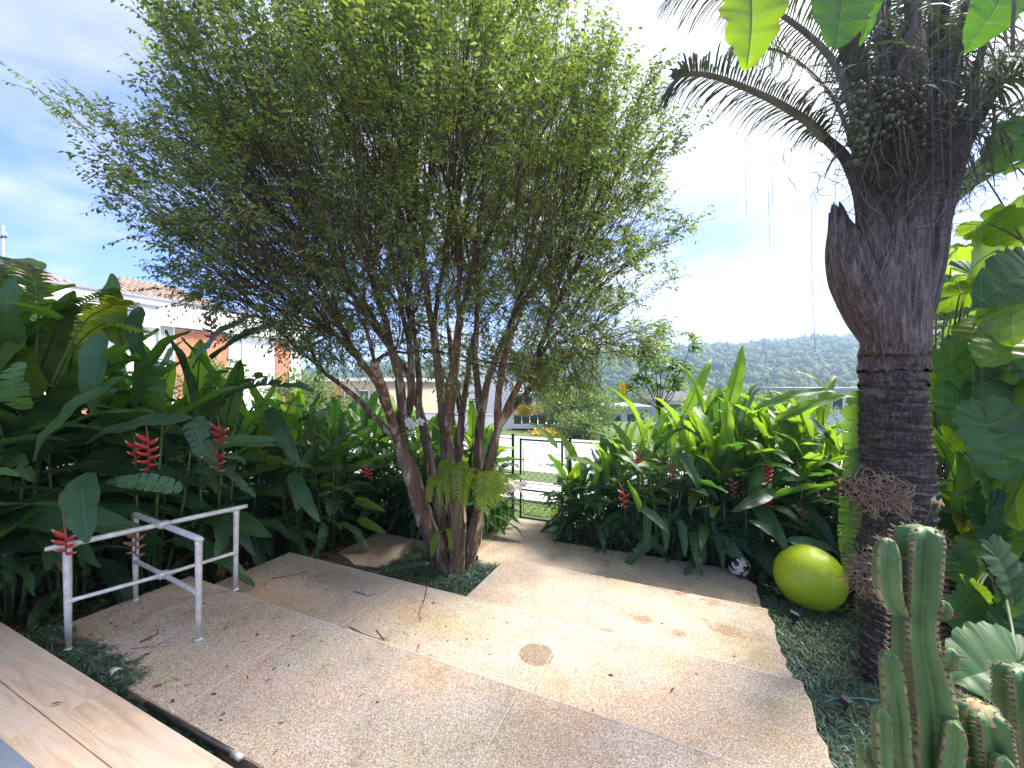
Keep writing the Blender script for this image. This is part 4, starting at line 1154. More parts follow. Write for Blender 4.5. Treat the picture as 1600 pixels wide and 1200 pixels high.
# ================================================================== FRONDS / FERNS
def frond_parts(path, leaf_len, leaf_w, n, parent, mrach, mleaf, seed, rr=(.012, .003), droop=.5, side=None, vee=.5, start=.12, name='frond', jag=.15):
    """path: list of world points. frond > rachis mesh, leaflets (stuff)"""
    rng = random.Random(seed); P = [Vector(p) for p in path]
    def ev(f):
        x = f*(len(P)-1); i = min(int(x), len(P)-2); q = x-i
        # Catmull-Rom
        p0, p1, p2, p3 = P[max(i-1, 0)], P[i], P[i+1], P[min(i+2, len(P)-1)]
        return .5*((2*p1)+(p2-p0)*q+(2*p0-5*p1+4*p2-p3)*q*q+(3*p1-p0-3*p2+p3)*q**3)
    K = 16; mb = MB(); mb.tube([ev(i/K) for i in range(K+1)], [rr[0]+(rr[1]-rr[0])*i/K for i in range(K+1)], 6)
    o = mb.build(name, mrach, parent)
    V = []; Fq = []; b0 = 0
    Vs = MB()
    for i in range(n):
        f = start+(1-start)*i/n
        p = ev(f); tn = (ev(min(f+.02, 1))-ev(max(f-.02, 0))).normalized()
        sd = tn.cross(Vector((0, 0, 1)))
        if sd.length < .1: sd = Vector((1, 0, 0)).cross(tn)
        sd.normalize(); upn = sd.cross(tn)
        L = leaf_len*(math.sin(PI*(.12+.86*(i/n)))**.6)*rng.uniform(1-jag, 1+jag)
        for s_ in (-1, 1):
            d0 = (sd*s_*1.0+tn*.55+upn*vee*rng.uniform(.5, 1.3)+Vector([rng.uniform(-.12, .12) for _ in range(3)])).normalized()
            pts = [p]; d_ = d0.copy(); kk = 5
            for k in range(kk): d_ = (d_+Vector((0, 0, -droop*.5*rng.uniform(.6, 1.4)))*(.35+.2*k)).normalized(); pts.append(pts[-1]+d_*L/kk)
            wn = tn-d0*tn.dot(d0); wn.normalize()
            ws = (.55, 1, .95, .75, .45, .05)
            vv = []
            for k in range(kk+1): vv += [pts[k]-wn*leaf_w*.5*ws[k], pts[k]+wn*leaf_w*.5*ws[k]]
            Vs.add(vv, [(2*k, 2*k+1, 2*k+3, 2*k+2) for k in range(kk)])
    l = Vs.build('leaflets', mleaf, o); l['kind'] = 'stuff'
    return o
fr = random.Random(4)
def fern(u, v, Y, n, L, lab, seed, spread=1.0, bias=(0, 0)):
    p = at(u, v, Y); root = thing('fern', lab, 'fern', p); r = random.Random(seed)
    for i in range(n):
        az = r.uniform(PI, 2*PI)+bias[0]; l = L*r.uniform(.7, 1.1); h = r.uniform(.1, .5)*l
        a = p+Vector((math.cos(az)*l*.24, math.sin(az)*l*.30-.06, h*.5)); b_ = p+Vector((math.cos(az)*l*.38, math.sin(az)*l*.42-.10, -l*.10)); c = p+Vector((math.cos(az)*l*.42, math.sin(az)*l*.46-.12, -l*.78))
        frond_parts([p, a, b_, c], .085*L/.5, .014, 34, root, M['stem'], M['fern'], seed*31+i, (.004, .001), .35, vee=.05, start=.15, jag=.1)
fern(716, 730, TD-.16, 11, .50, 'bright yellow-green fern hanging from the middle of the tree trunks', 1)
fern(756, 745, TD-.20, 11, .66, 'long drooping fern on the right side of the tree trunks', 2, bias=(.5, 0))
fern(690, 745, TD-.15, 5, .30, 'small fern tucked between the two front trunks', 3)
fern(692, 830, TD-.05, 5, .28, 'low fern sprig at the foot of the trunks', 4)
# tufts of strap leaves on trunk
def orchid(u, v, Y, nf, lab, spread=.05, sz=.045, stem_to=None, seed=1):
    p = at(u, v, Y); root = thing('orchid', lab, 'flower', p); r = random.Random(seed)
    if stem_to:
        q = at(*stem_to); mb = MB(); mb.tube([q, q.lerp(p, .6)+Vector((0, -.02, .03)), p], .003, 5); mb.build('stem', M['stem'], root)
    mb = MB()
    for k in range(5):
        a = 2*PI*k/5; V = []
        cx, cz = math.cos(a+PI/2), math.sin(a+PI/2); wd = .5 if k in (0, 2, 3) else .85
        L = sz
        V = [Vector((0, 0, 0))]
        ring = []
        for j in range(9):
            th = -PI/2+PI*j/8; rx = L*.5+L*.5*math.sin(th+PI/2-PI/2)*1; 
        pts = [(0, 0), (.3, .35), (.7, .5), (1, .3), (1.08, 0), (1, -.3), (.7, -.5), (.3, -.35)]
        V = [Vector((cx*a_*L-cz*b_*L*wd*1.2, -.006-.012*math.sin(a_*2.5), cz*a_*L+cx*b_*L*wd*1.2)) for a_, b_ in pts]
        mb.add(V, [tuple(range(8))])
    me = mb.mesh('blossom', M['white_petal'])
    for i in range(nf):
        ofs = Vector((r.uniform(-spread, spread), r.uniform(-.02, .02), r.uniform(-spread*.7, spread*.7))) if nf > 1 else Vector()
        o = link('blossom', me, root, Matrix.Translation(ofs) @ Matrix.Rotation(r.uniform(-.5, .5), 4, 'Z') @ Matrix.Rotation(r.uniform(-.4, .4), 4, 'X'))
        mb2 = MB(); mb2.tube([(0, -.018, .004), (0, -.028, -.008), (0, -.03, -.018)], [.005, .007, .003], 6)
        link('lip', mb2.mesh('lip', M['croton']), o)
orchid(648, 663, TD-.35, 3, 'white orchid blooms on the left trunk of the tree', .06, .045, (655, 700, TD-.25), 3)
orchid(1455, 782, 2.40, 2, 'white orchid blossom on the dark palm trunk', .018, .026, (1440, 830, 2.42), 5)
orchid(806, 762, 5.2, 8, 'cluster of white flowers beside the gate post', .11, .05, (790, 810, 5.3), 7)
orchid(845, 828, 4.6, 1, 'tiny white flower at the right foot of the path', .01, .02, (850, 840, 4.65), 8) if False else None
# small epiphyte tufts on the trunks
root = thing('epiphyte_tuft', 'tuft of narrow strap leaves growing where the left trunk forks', 'plant', at(640, 690, TD-.2))
for i in range(26):
    r = fr; a = at(632+r.uniform(-18, 60), 690+r.uniform(-30, 20), TD-.15); az = r.uniform(0, 2*PI)
    o = link('leaf', BL['hel_dark'][1] if i % 3 else BL['hel_mid'][0], root, aim(a-root.location, (math.cos(az), math.sin(az)-.4, r.uniform(-.2, .9)), (0, 0, 1), 0, (.30, .13, .30)))
for i in range(18):
    o = link('leaf', BL['hel_mid'][0], root, aim(at(725+fr.uniform(-15, 12), 620+fr.uniform(-30, 30), TD+.0)-root.location, (fr.uniform(-.6, .8), -.4, fr.uniform(-.7, .5)), (0, 0, 1), 0, (.28, .12, .28)))

# ================================================================== PALM
def build_palm():
    base = PALM; D = base.y; root = thing('palm_tree', 'thick palm with ringed dark trunk and brown leaf sheaths beside the green ball', 'palm tree', base)
    rng = random.Random(21)
    def q(u, v, dy=0): return at(u, v, D+dy)
    # trunk profile from pixels: (v, left, right)
    prof = [(1080, 1345, 1428), (1020, 1341, 1425), (960, 1338, 1428), (900, 1332, 1442), (840, 1330, 1455), (780, 1333, 1462), (720, 1338, 1458), (660, 1340, 1450), (600, 1345, 1446), (560, 1345, 1444), (470, 1345, 1440), (350, 1340, 1440), (200, 1345, 1460)]
    # rings
    vs = [p[0] for p in prof][::-1]
    def lr(v): return interp(v, vs, [p[1] for p in prof][::-1]), interp(v, vs, [p[2] for p in prof][::-1])
    mb = MB(); V = []; n = 40; rows = 0; v = 1095.0; UV = []
    zs = []
    while v > 590:
        step = 14.5*rng.uniform(.6, 1.4)
        for (dv, e) in ((0, 0), (step*.25, .0), (step*.85, .011), (step*.97, .010)):
            vv = v-dv; l, r = lr(vv); c = (l+r)/2; rad = (r-l)/2/F*D/math.sqrt(1+((c-800)/F)**2)*1.0
            zc = q(c, vv)
            zs.append((zc, rad+e*1.15, dv > step*.9))
        v -= step
    for (c, rad, lip) in zs:
        ph = rng.uniform(0, 1)
        for k in range(n):
            th = 2*PI*k/n; rr = rad*(1+.014*math.sin(th*5+ph*2)+.02*math.sin(th*2+c.z*3)+rng.uniform(-.012, .012))
            V.append(Vector((c.x+math.cos(th)*rr, c.y+math.sin(th)*rr, c.z+.008*math.sin(th*2+ph)))); UV.append((k/n, c.z))
    Fs = [(i*n+k, i*n+(k+1) % n, (i+1)*n+(k+1) % n, (i+1)*n+k) for i in range(len(zs)-1) for k in range(n)]
    mb.add([], [], 0)
    for i in range(len(zs)-1):
        pass
    mb.add(V, Fs, 0, UV)
    for i in range(len(zs)-1):
        if zs[i][2]:
            for k in range(n):
                if rng.random() < .55: mb.m[i*n+k] = 1
    m, t, b, o = mat('ringed_palm_bark')
    p = pos(t); spz = N(t, 'ShaderNodeSeparateXYZ'); t.links.new(p, spz.inputs[0])
    mp = N(t, 'ShaderNodeMapping'); t.links.new(p, mp.inputs[0]); mp.inputs['Scale'].default_value = (3.2, 3.2, .7)
    mp2 = N(t, 'ShaderNodeMapping'); t.links.new(p, mp2.inputs[0]); mp2.inputs['Scale'].default_value = (.5, .5, 3)
    fib = noise(t, mp.outputs[0], 26, 5, .7); rg = noise(t, mp2.outputs[0], 16, 4, .6)
    col = ramp(t, math_(t, 'ADD', math_(t, 'MULTIPLY', fib, .55), math_(t, 'MULTIPLY', rg, .45)), [(.36, (.030, .023, .019)), (.5, (.085, .063, .050)), (.60, (.20, .16, .13)), (.7, (.32, .27, .23))])
    moss = math_(t, 'MULTIPLY', ramp(t, noise(t, p, 7, 5, .7), [(.48, 0), (.6, 1)]), ramp(t, math_(t, 'ADD', spz.outputs[2], .6), [(.0, 1), (.45, .8), (.7, 0)]))
    col = mix(t, moss, col, (.05, .085, .015))
    t.links.new(col, b.inputs['Base Color']); b.inputs['Roughness'].default_value = .9; b.inputs['Specular IOR Level'].default_value = .25
    bump(t, b, math_(t, 'ADD', fib, math_(t, 'MULTIPLY', rg, .8)), 1.0, .03)
    mb.build('trunk', [m, simple('ring_scar', (.20, .175, .16), .9, 0, .5, 25, .2, .5)], root)
    # sheath material
    m2, t, b, o = mat('dry_leaf_sheath')
    uvn = N(t, 'ShaderNodeUVMap'); mp = N(t, 'ShaderNodeMapping'); t.links.new(uvn.outputs[0], mp.inputs[0]); mp.inputs['Scale'].default_value = (14, 1.0, 1)
    oi = N(t, 'ShaderNodeObjectInfo').outputs['Random']
    fb = noise(t, vmath(t, 'ADD', mp.outputs[0], mix(t, 0.0, mix(t, 1.0, (9., 9., 9.), oi, 'MULTIPLY'), (0., 0., 0.))), 3.2, 7, .65, .5)
    col = ramp(t, fb, [(.28, (.045, .030, .025)), (.45, (.115, .082, .070)), (.6, (.22, .17, .145)), (.75, (.38, .32, .27))])
    mp3 = N(t, 'ShaderNodeMapping'); t.links.new(pos(t), mp3.inputs[0]); mp3.inputs['Scale'].default_value = (1, 1, .45); mp3.inputs['Rotation'].default_value = (.3, .5, 0)
    rough_ = noise(t, mp3.outputs[0], 16, 6, .7, 1.2)
    col = mix(t, 1.0, col, ramp(t, rough_, [(.3, .5), (.55, 1.0), (.75, 1.5)]), 'MULTIPLY')
    col = mix(t, 1.0, col, ramp(t, oi, [(0, .75), (1, 1.2)]), 'MULTIPLY')
    col = mix(t, ramp(t, noise(t, pos(t), 5, 4, .6), [(.6, 0), (.75, .6)]), col, (.33, .29, .26))
    t.links.new(col, b.inputs['Base Color']); b.inputs['Roughness'].default_value = .75; b.inputs['Specular IOR Level'].default_value = .3
    bump(t, b, math_(t, 'ADD', fb, rough_), .9, .025)
    M['sheath'] = m2
    # core shaft behind the sheaths
    mb = MB(); P = [q(*x) for x in ((1395, 600), (1395, 500), (1396, 400), (1405, 300), (1412, 200), (1418, 60))]
    mb.tube(P, [.15, .155, .185, .20, .15, .09], 20, 0, True, .03, rng); mb.build('shaft', m2, root)
    # each sheath: path of centres (px, py, depth), half widths, wrap
    def sheath(path, hw, front, name='leaf_sheath', jag=0, th0=.02, bulge=.55, seed=0):
        """path px centre line; hw half widths in metres; front: horizontal facing azimuth"""
        r = random.Random(seed); P = [q(u_, v_, dy_*.62) for u_, v_, dy_ in path]; hw = [h_*.78 for h_ in hw]; K = 22; nn_ = 15; V = []; UV = []
        fx = Vector((math.cos(front), math.sin(front), 0)); Fs = []
        def ev(L_, f):
            x = f*(len(L_)-1); i = min(int(x), len(L_)-2); a = x-i
            if isinstance(L_[0], Vector):
                p0, p1, p2, p3 = L_[max(i-1, 0)], L_[i], L_[i+1], L_[min(i+2, len(L_)-1)]
                return .5*((2*p1)+(p2-p0)*a+(2*p0-5*p1+4*p2-p3)*a*a+(3*p1-p0-3*p2+p3)*a**3)
            return L_[i]*(1-a)+L_[i+1]*a
        for sidei, off in ((0, 0.0), (1, th0)):
            for i in range(K+1):
                f = i/K; c = ev(P, f); h = ev(hw, f); tn = (ev(P, min(f+.03, 1))-ev(P, max(f-.03, 0))).normalized()
                sd = tn.cross(fx); sd.normalize(); nx = sd.cross(tn)*1.0
                if nx.dot(fx) < 0: nx = -nx
                if jag and i == K: pass
                for k in range(nn_):
                    a = (k/(nn_-1)*2-1)
                    up_ = 0
                    if jag and i >= K-4: up_ = (jag*(math.sin(k*2.3+seed)+r.uniform(-.6, .6)))*(i-K+5)/5
                    V.append(c+sd*h*math.sin(a*1.45)+nx*(h*bulge*2*(math.cos(a*1.45)-1)+h*.36-off*(1-.4*abs(a))+.008*math.sin(a*9+f*5+seed))+tn*up_); UV.append((a*.5*h*3+.5, f*2))
        S_ = (K+1)*nn_
        for i in range(K):
            for k in range(nn_-1):
                Fs.append((i*nn_+k, i*nn_+k+1, (i+1)*nn_+k+1, (i+1)*nn_+k)); Fs.append((S_+i*nn_+k, S_+(i+1)*nn_+k, S_+(i+1)*nn_+k+1, S_+i*nn_+k+1))
            Fs.append((i*nn_, (i+1)*nn_, S_+(i+1)*nn_, S_+i*nn_)); Fs.append((i*nn_+nn_-1, S_+i*nn_+nn_-1, S_+(i+1)*nn_+nn_-1, (i+1)*nn_+nn_-1))
        for k in range(nn_-1):
            Fs.append((K*nn_+k, K*nn_+k+1, S_+K*nn_+k+1, S_+K*nn_+k)); Fs.append((k, S_+k, S_+k+1, k+1))
        mb = MB(); mb.add(V, Fs, 0, UV); return mb.build(name, m2, root)
    FR = -2.28    # towards the camera
    # lower wrapped collar
    for (vv, hh, rr0, ti, sd_) in ((608, .07, .170, .14, 1), (598, .06, .184, -.20, 2), (586, .07, .174, .26, 3), (573, .08, .182, -.24, 4), (560, .085, .172, .2, 5), (547, .10, .180, -.2, 6), (533, .11, .172, .16, 7)):
        rb = random.Random(sd_); c_ = q(1395, vv); nb = 44; Vb = []
        for j, (fz, fr_) in enumerate(((0, 1.02), (.3, 1.05), (.7, 1.0), (1, .97))):
            for k in range(nb):
                th = 2*PI*k/nb; z_ = (fz-.5)*hh+ti*.22*math.cos(th-1)+(rb.uniform(-.014, .014) if j in (0, 3) else 0)
                r_b = rr0*fr_*(1+.03*math.sin(th*4+sd_)+rb.uniform(-.012, .012)); Vb.append(Vector((c_.x+math.cos(th)*r_b, c_.y+math.sin(th)*r_b, c_.z+z_)))
        mb = MB(); mb.add(Vb, [(j*nb+k, j*nb+(k+1) % nb, (j+1)*nb+(k+1) % nb, (j+1)*nb+k) for j in range(3) for k in range(nb)], 0, [(k/nb*2, j*.1) for j in range(4) for k in range(nb)])
        mb.build('sheath_band', m2, root)
    sheath([(1397, 552, -.27), (1400, 535, -.29), (1402, 500, -.29), (1412, 400, -.30), (1420, 300, -.29), (1425, 180, -.2), (1430, -20, -.05)], [.19, .225, .22, .17, .11, .06, .045], FR, seed=3, bulge=.4)
    # big broken sheath bulging left
    sheath([(1380, 550, -.10), (1352, 500, -.16), (1324, 440, -.20), (1312, 390, -.18), (1308, 352, -.12), (1304, 328, -.08)], [.15, .20, .19, .15, .09, .03], FR-.5, jag=.06, seed=4, bulge=.5)
    # left sheath continuing to the low frond
    sheath([(1375, 480, -.16), (1362, 400, -.22), (1348, 320, -.20), (1335, 285, -.16), (1315, 245, -.10), (1285, 215, -.05)], [.13, .14, .09, .05, .038, .03], FR-.8, seed=5, bulge=.5)
    # right sheaths
    sheath([(1405, 545, -.22), (1432, 480, -.24), (1458, 390, -.22), (1475, 300, -.18), (1492, 220, -.10), (1530, 130, 0)], [.17, .18, .14, .09, .06, .04], FR+.5, seed=6, bulge=.45)
    sheath([(1415, 545, -.05), (1445, 470, -.05), (1468, 380, -.05), (1492, 290, 0), (1520, 210, .05), (1570, 120, .1)], [.14, .15, .12, .08, .05, .035], FR+1.1, seed=7, bulge=.5)
    sheath([(1390, 540, -.28), (1385, 480, -.32), (1388, 400, -.33), (1392, 320, -.30), (1388, 240, -.24), (1378, 150, -.15), (1372, 10, -.05)], [.15, .15, .12, .08, .05, .045, .04], FR-.2, seed=8, bulge=.45)
    sheath([(1360, 420, -.05), (1352, 330, -.02), (1345, 240, 0), (1335, 160, .05), (1325, 60, .1)], [.12, .10, .06, .045, .035], FR-.5, seed=9, bulge=.5)
    sheath([(1450, 400, -.15), (1462, 320, -.18), (1465, 240, -.12), (1470, 140, -.05), (1478, -10, .0)], [.13, .10, .07, .05, .04], FR+.3, seed=10, bulge=.5)
    # petioles (dark vertical stalks) in the crown
    for i, (u0, v0, u1, v1, r0) in enumerate(((1350, 260, 1335, -40, .045), (1385, 220, 1380, -60, .05), (1415, 220, 1418, -60, .04), (1440, 240, 1462, -60, .045), (1470, 240, 1515, -50, .04), (1500, 200, 1560, -40, .035), (1400, 220, 1350, -60, .035))):
        mb = MB(); mb.tube([q(u0, v0, .05), q((u0+u1)/2+4, (v0+v1)/2, .08), q(u1, v1, .1)], [r0, r0*.8, r0*.65], 8, flat=.6); mb.build('leaf_stalk', m2, root)
    # fronds
    pr_ = simple('palm_rachis', (.17, .16, .11), .6, 0, .3, 15)
    def fd(pxs, ll, lw, n, seed, rr=(.026, .008), droop=.5, vee=.6, start=.1):
        frond_parts([q(*x) for x in pxs], ll, lw, n, root, pr_, M['palm_leaf'], seed, rr, droop, vee=vee, start=start, jag=.25)
    fd([(1290, 218, -.05), (1255, 185, -.05), (1190, 148, -.1), (1110, 118, -.15), (1060, 120, -.15), (1048, 150, -.15)], .32, .014, 95, 1, (.03, .008), 1.0, .5, .03)
    fd([(1345, 240, 0), (1320, 130, 0), (1270, 60, .05), (1180, 0, .1), (1090, -25, .1), (1040, 0, .1)], .42, .014, 95, 2, (.03, .008), .9, .5, .1)
    fd([(1340, 200, .1), (1310, 60, .3), (1240, -40, .6), (1120, -90, .9)], .50, .016, 80, 3, (.03, .01), .8, .4, .1)
    fd([(1378, 180, .1), (1370, 20, .2), (1330, -120, .3), (1230, -220, .3)], .55, .016, 80, 4, (.035, .01), .6, .4, .05)
    fd([(1420, 180, .1), (1430, 0, .3), (1440, -200, .4)], .55, .016, 75, 5, (.035, .01), .6, .4, .05)
    fd([(1470, 200, .1), (1500, 40, .2), (1560, -80, .3), (1680, -160, .3)], .5, .016, 90, 6, (.035, .01), .8, .4, .05)
    fd([(1500, 230, .05), (1545, 120, .1), (1620, 50, .2), (1740, 30, .2)], .45, .016, 80, 7, (.03, .01), .9, .4, .1)
    fd([(1470, 260, .2), (1530, 200, .4), (1620, 150, .6), (1720, 190, .6)], .45, .015, 80, 8, (.03, .01), 1.0, .4, .1)
    fd([(1440, 220, .3), (1470, 80, .8), (1530, -60, 1.2)], .5, .016, 70, 9, (.03, .01), .8, .4, .05)
    fd([(1400, 230, .3), (1390, 60, .8), (1350, -80, 1.3)], .5, .016, 70, 10, (.03, .01), .9, .4, .05)
    fd([(1340, 250, .2), (1300, 150, .6), (1220, 80, 1.0), (1140, 80, 1.2)], .42, .014, 80, 11, (.025, .008), 1.0, .4, .15)
    fd([(1480, 250, -.1), (1540, 150, -.2), (1640, 90, -.4)], .42, .014, 70, 12, (.025, .008), .9, .4, .1)
    # old drooping leaf strips crowding the heart of the crown
    mb = MB()
    for i in range(900):
        u, v = 1440+max(-1.3, min(1.6, rng.gauss(0, 1)))*75, 110+max(-2, min(1.3, rng.gauss(0, 1)))*80; a = q(u, v, rng.uniform(-.30, .35)); pts = [a]; d_ = Vector((rng.uniform(-1, 1), rng.uniform(-.5, .5), rng.uniform(-.2, .9))); L = rng.uniform(.15, .42)
        for k in range(5): d_ = (d_+Vector((0, 0, -.45))).normalized(); pts.append(pts[-1]+d_*L/5)
        wn = Vector((rng.uniform(-1, 1), rng.uniform(-1, 1), .2)).normalized()*.0075
        mb.add([p_+wn*s_*w_ for p_, w_ in zip(pts, (.6, 1, 1, .8, .5, .05)) for s_ in (-1, 1)], [(2*k, 2*k+1, 2*k+3, 2*k+2) for k in range(5)])
    tag(mb.build('old_leaf_strips', M['palm_leaf'], root), kind='stuff')
    # fruit cluster
    fc = None; mb = MB(); rr_ = random.Random(5)
    c0 = q(1375, 150, -.30)
    for i in range(26):
        e = q(1385+rr_.uniform(-55, 70), 190+rr_.uniform(-55, 120), -.34+rr_.uniform(-.08, .1)); mb.tube([c0, c0.lerp(e, .5)+Vector((0, -.05, .02)), e], [.008, .006, .003], 5)
    fc = mb.build('fruit_cluster', M['stem_brown'], root)
    import bmesh
    bm = bmesh.new(); bmesh.ops.create_icosphere(bm, subdivisions=2, radius=.0135); fm = bpy.data.meshes.new('fruit'); bm.to_mesh(fm); bm.free()
    fm.materials.append(simple('green_palm_fruit', (.085, .11, .045), .5, 0, .3, 40))
    for p_ in fm.polygons: p_.use_smooth = True
    off = wloc(fc)
    for i in range(290):
        k = rr_.random()
        cg = lambda s_: max(-1.7, min(1.7, rr_.gauss(0, 1)))*s_
        if i < 130: u, v = 1345+cg(11), 195+cg(36)
        else: u, v = 1385+cg(34), 175+cg(30)
        p_ = q(u, v, -.36+rr_.uniform(-.07, .10)); s_ = rr_.uniform(.75, 1.15)
        link('fruit', fm, fc, Matrix.Translation(p_-off) @ Matrix.Diagonal((s_, s_, s_*1.15, 1)))
    # tangled dry stalks
    mb = MB()
    for i in range(1300):
        u, v = 1425+rr_.gauss(0, 60), 225+rr_.gauss(0, 62); a = q(u, v, -.34+rr_.uniform(-.05, .16)); pts = [a]; d_ = Vector([rr_.uniform(-1, 1) for _ in range(3)]); d_.y *= .4
        for k in range(5):
            d_ = (d_+Vector([rr_.uniform(-.8, .8) for _ in range(3)])+Vector((0, 0, -.15))).normalized(); pts.append(pts[-1]+d_*rr_.uniform(.02, .045))
        mb.tube(pts, [.0028, .0026, .0024, .002, .0016, .001], 3, 0, False)
    tag(mb.build('dry_fruit_stalks', simple('dry_stalk', (.10, .075, .06), .8, 0, .4, 30), root), kind='stuff')
    # loose fibres
    mb = MB()
    for i in range(60):
        u, v = 1390+rr_.gauss(0, 50), 380+rr_.gauss(0, 70); a = q(u, v, -.40+rr_.uniform(-.02, .05)); pts = [a]; d_ = Vector((rr_.uniform(-.4, .4), -.1, rr_.choice((-1, 1))))
        for k in range(6):
            d_ = (d_+Vector((rr_.uniform(-.4, .4), rr_.uniform(-.2, .2), rr_.uniform(-.3, .2)))).normalized(); pts.append(pts[-1]+d_*rr_.uniform(.02, .05))
        mb.tube(pts, .0012, 3, 0, False)
    tag(mb.build('fibres', simple('pale_fibre', (.30, .25, .21), .8, 0, .3, 30), root), kind='stuff')
    return root, D
PALM_O, PD = build_palm()
# aerial-root clumps on the palm
def clump(u, v, w_, h_, lab, seed):
    c = at(u, v, PD-.10); root = thing('root_clump', lab, 'epiphyte', c); r = random.Random(seed)
    out = Vector((-.70, -.71, 0)); side = Vector((.71, -.70, 0)); upz = Vector((0, 0, 1))
    bm = bmesh.new(); bmesh.ops.create_icosphere(bm, subdivisions=4, radius=1)
    from mathutils import noise as mn
    for v_ in bm.verts:
        k = 1+.35*mn.noise(v_.co*2.3+Vector((seed, 0, 0)))+.2*mn.noise(v_.co*7)+.12*mn.noise(v_.co*17)
        v_.co = side*(v_.co.x*w_*k)+out*(v_.co.y*.11*k-.02)+upz*(v_.co.z*h_*k)
    me = bpy.data.meshes.new('root_ball'); bm.to_mesh(me); bm.free(); me.materials.append(simple('matted_roots', (.055, .042, .036), .95, 0, .5, 60, .1, 1.0))
    for p_ in me.polygons: p_.use_smooth = True
    link('root_ball', me, root)
    mb = MB()
    for i in range(260):
        th = r.uniform(0, 2*PI); k = r.random()**.5
        p0 = side*(math.cos(th)*w_*k)+upz*(math.sin(th)*h_*k)+out*(.03+.09*math.sqrt(max(0, 1-k*k)))
        pts = [p0]; d_ = Vector((r.uniform(-1, 1), r.uniform(-1, 1), r.uniform(-1, 1)))
        for _ in range(8):
            d_ = (d_+Vector((r.uniform(-.9, .9), r.uniform(-.9, .9), r.uniform(-.9, .9)))-out*d_.dot(out)*.6).normalized(); pts.append(pts[-1]+d_*.016)
        mb.tube([p_+c for p_ in pts], .0025, 4, 0, False)
    tag(mb.build('roots', simple('tangled_root', (.32, .22, .14), .85, 0, .5, 30), root), kind='stuff')
clump(1368, 768, .16, .10, 'large tangled clump of grey aerial roots on the left of the palm trunk', 1)
clump(1362, 893, .10, .12, 'dark matted clump of roots low on the palm trunk beside the ball', 2)
# yellow-green climber leaves at the left edge of the palm trunk
root = thing('climbing_plant', 'yellow-green ragged climber leaves along the left edge of the palm trunk', 'climber', at(1335, 750, PD+.05))
for (u0, v0, u1, v1, wd, key, dy) in ((1342, 610, 1332, 745, .20, 'hel_young', .12), (1338, 700, 1330, 770, .14, 'hel_young', .08), (1330, 775, 1322, 860, .14, 'hel_young', .05), (1328, 850, 1322, 900, .10, 'hel_young', .0)):
    a, b_ = at(u0, v0, PD+dy), at(u1, v1, PD+dy); k = (b_-a).length/.66
    link('leaf', blade_mesh('ragged_blade', M[key], .72, .165, (.2, -.3), .3, int(u0+v0), True), root, aim(a-root.location, b_-a, (-.5, -.85, 0), 0, (k, wd/.165, k)))

# ================================================================== PHILODENDRONS
def philo(name, lab, stem_base, leaves, group=None, cat='plant', root_r=.05):
    root = thing(name, lab, cat, stem_base)
    mb = MB(); crown = stem_base+Vector((0, 0, .5))
    r = random.Random(int(stem_base.x*100))
    top = max(l[0].z for l in leaves)
    axis = [stem_base, stem_base+Vector((.03, .02, .4)), stem_base+Vector((-.02, .0, max(.6, (top-stem_base.z)*.75)))]
    mb.tube(axis, [root_r, root_r*.9, root_r*.6], 10); mb.build('stem', M['stem_brown'], root)
    for (p, dv, up, sz, key, var) in leaves:
        f = r.uniform(.25, .95); i = 0 if f < .4 else 1
        a = axis[1].lerp(axis[2], f)
        mb = MB(); mid = a.lerp(p, .55)+Vector((0, 0, .12*(p-a).length+.03))
        c1 = a.lerp(mid, .5)+Vector((0, 0, .05))
        mb.tube([a, c1, mid, mid.lerp(p, .6)+Vector((0, 0, .02)), p], [.011, .009, .008, .006, .005], 6); mb.build('leaf_stalk', M['stem'], root)
        if key == 'philo_backlit': up = (.55+r.uniform(-.2, .2), .25+r.uniform(-.3, .3), .75)
        else: up = (up[0]+r.uniform(-.4, .4), up[1]+r.uniform(-.3, .3), up[2])
        link('leaf', PH[key][var % 4], root, aim(p-root.location, dv, up, r.uniform(-.3, .3), sz*r.uniform(.9, 1.1)))
    return root
def L_(u, v, Y, du, dv_, sz, key='philo', var=0, dy=-.3, up=(0, -.75, .65)):
    """leaf whose stalk joins at px (u,v) depth Y, tip heading (du,dv_) in the picture plane"""
    d_ = Vector((du, 0, -dv_)).normalized(); d_.y = dy
    return (at(u, v, Y), d_, up, sz, key, var)
rq = random.Random(9)
b1 = Vector((4.0, 3.6, gz(*ST(Vector((4.0, 3.6, 0))))))
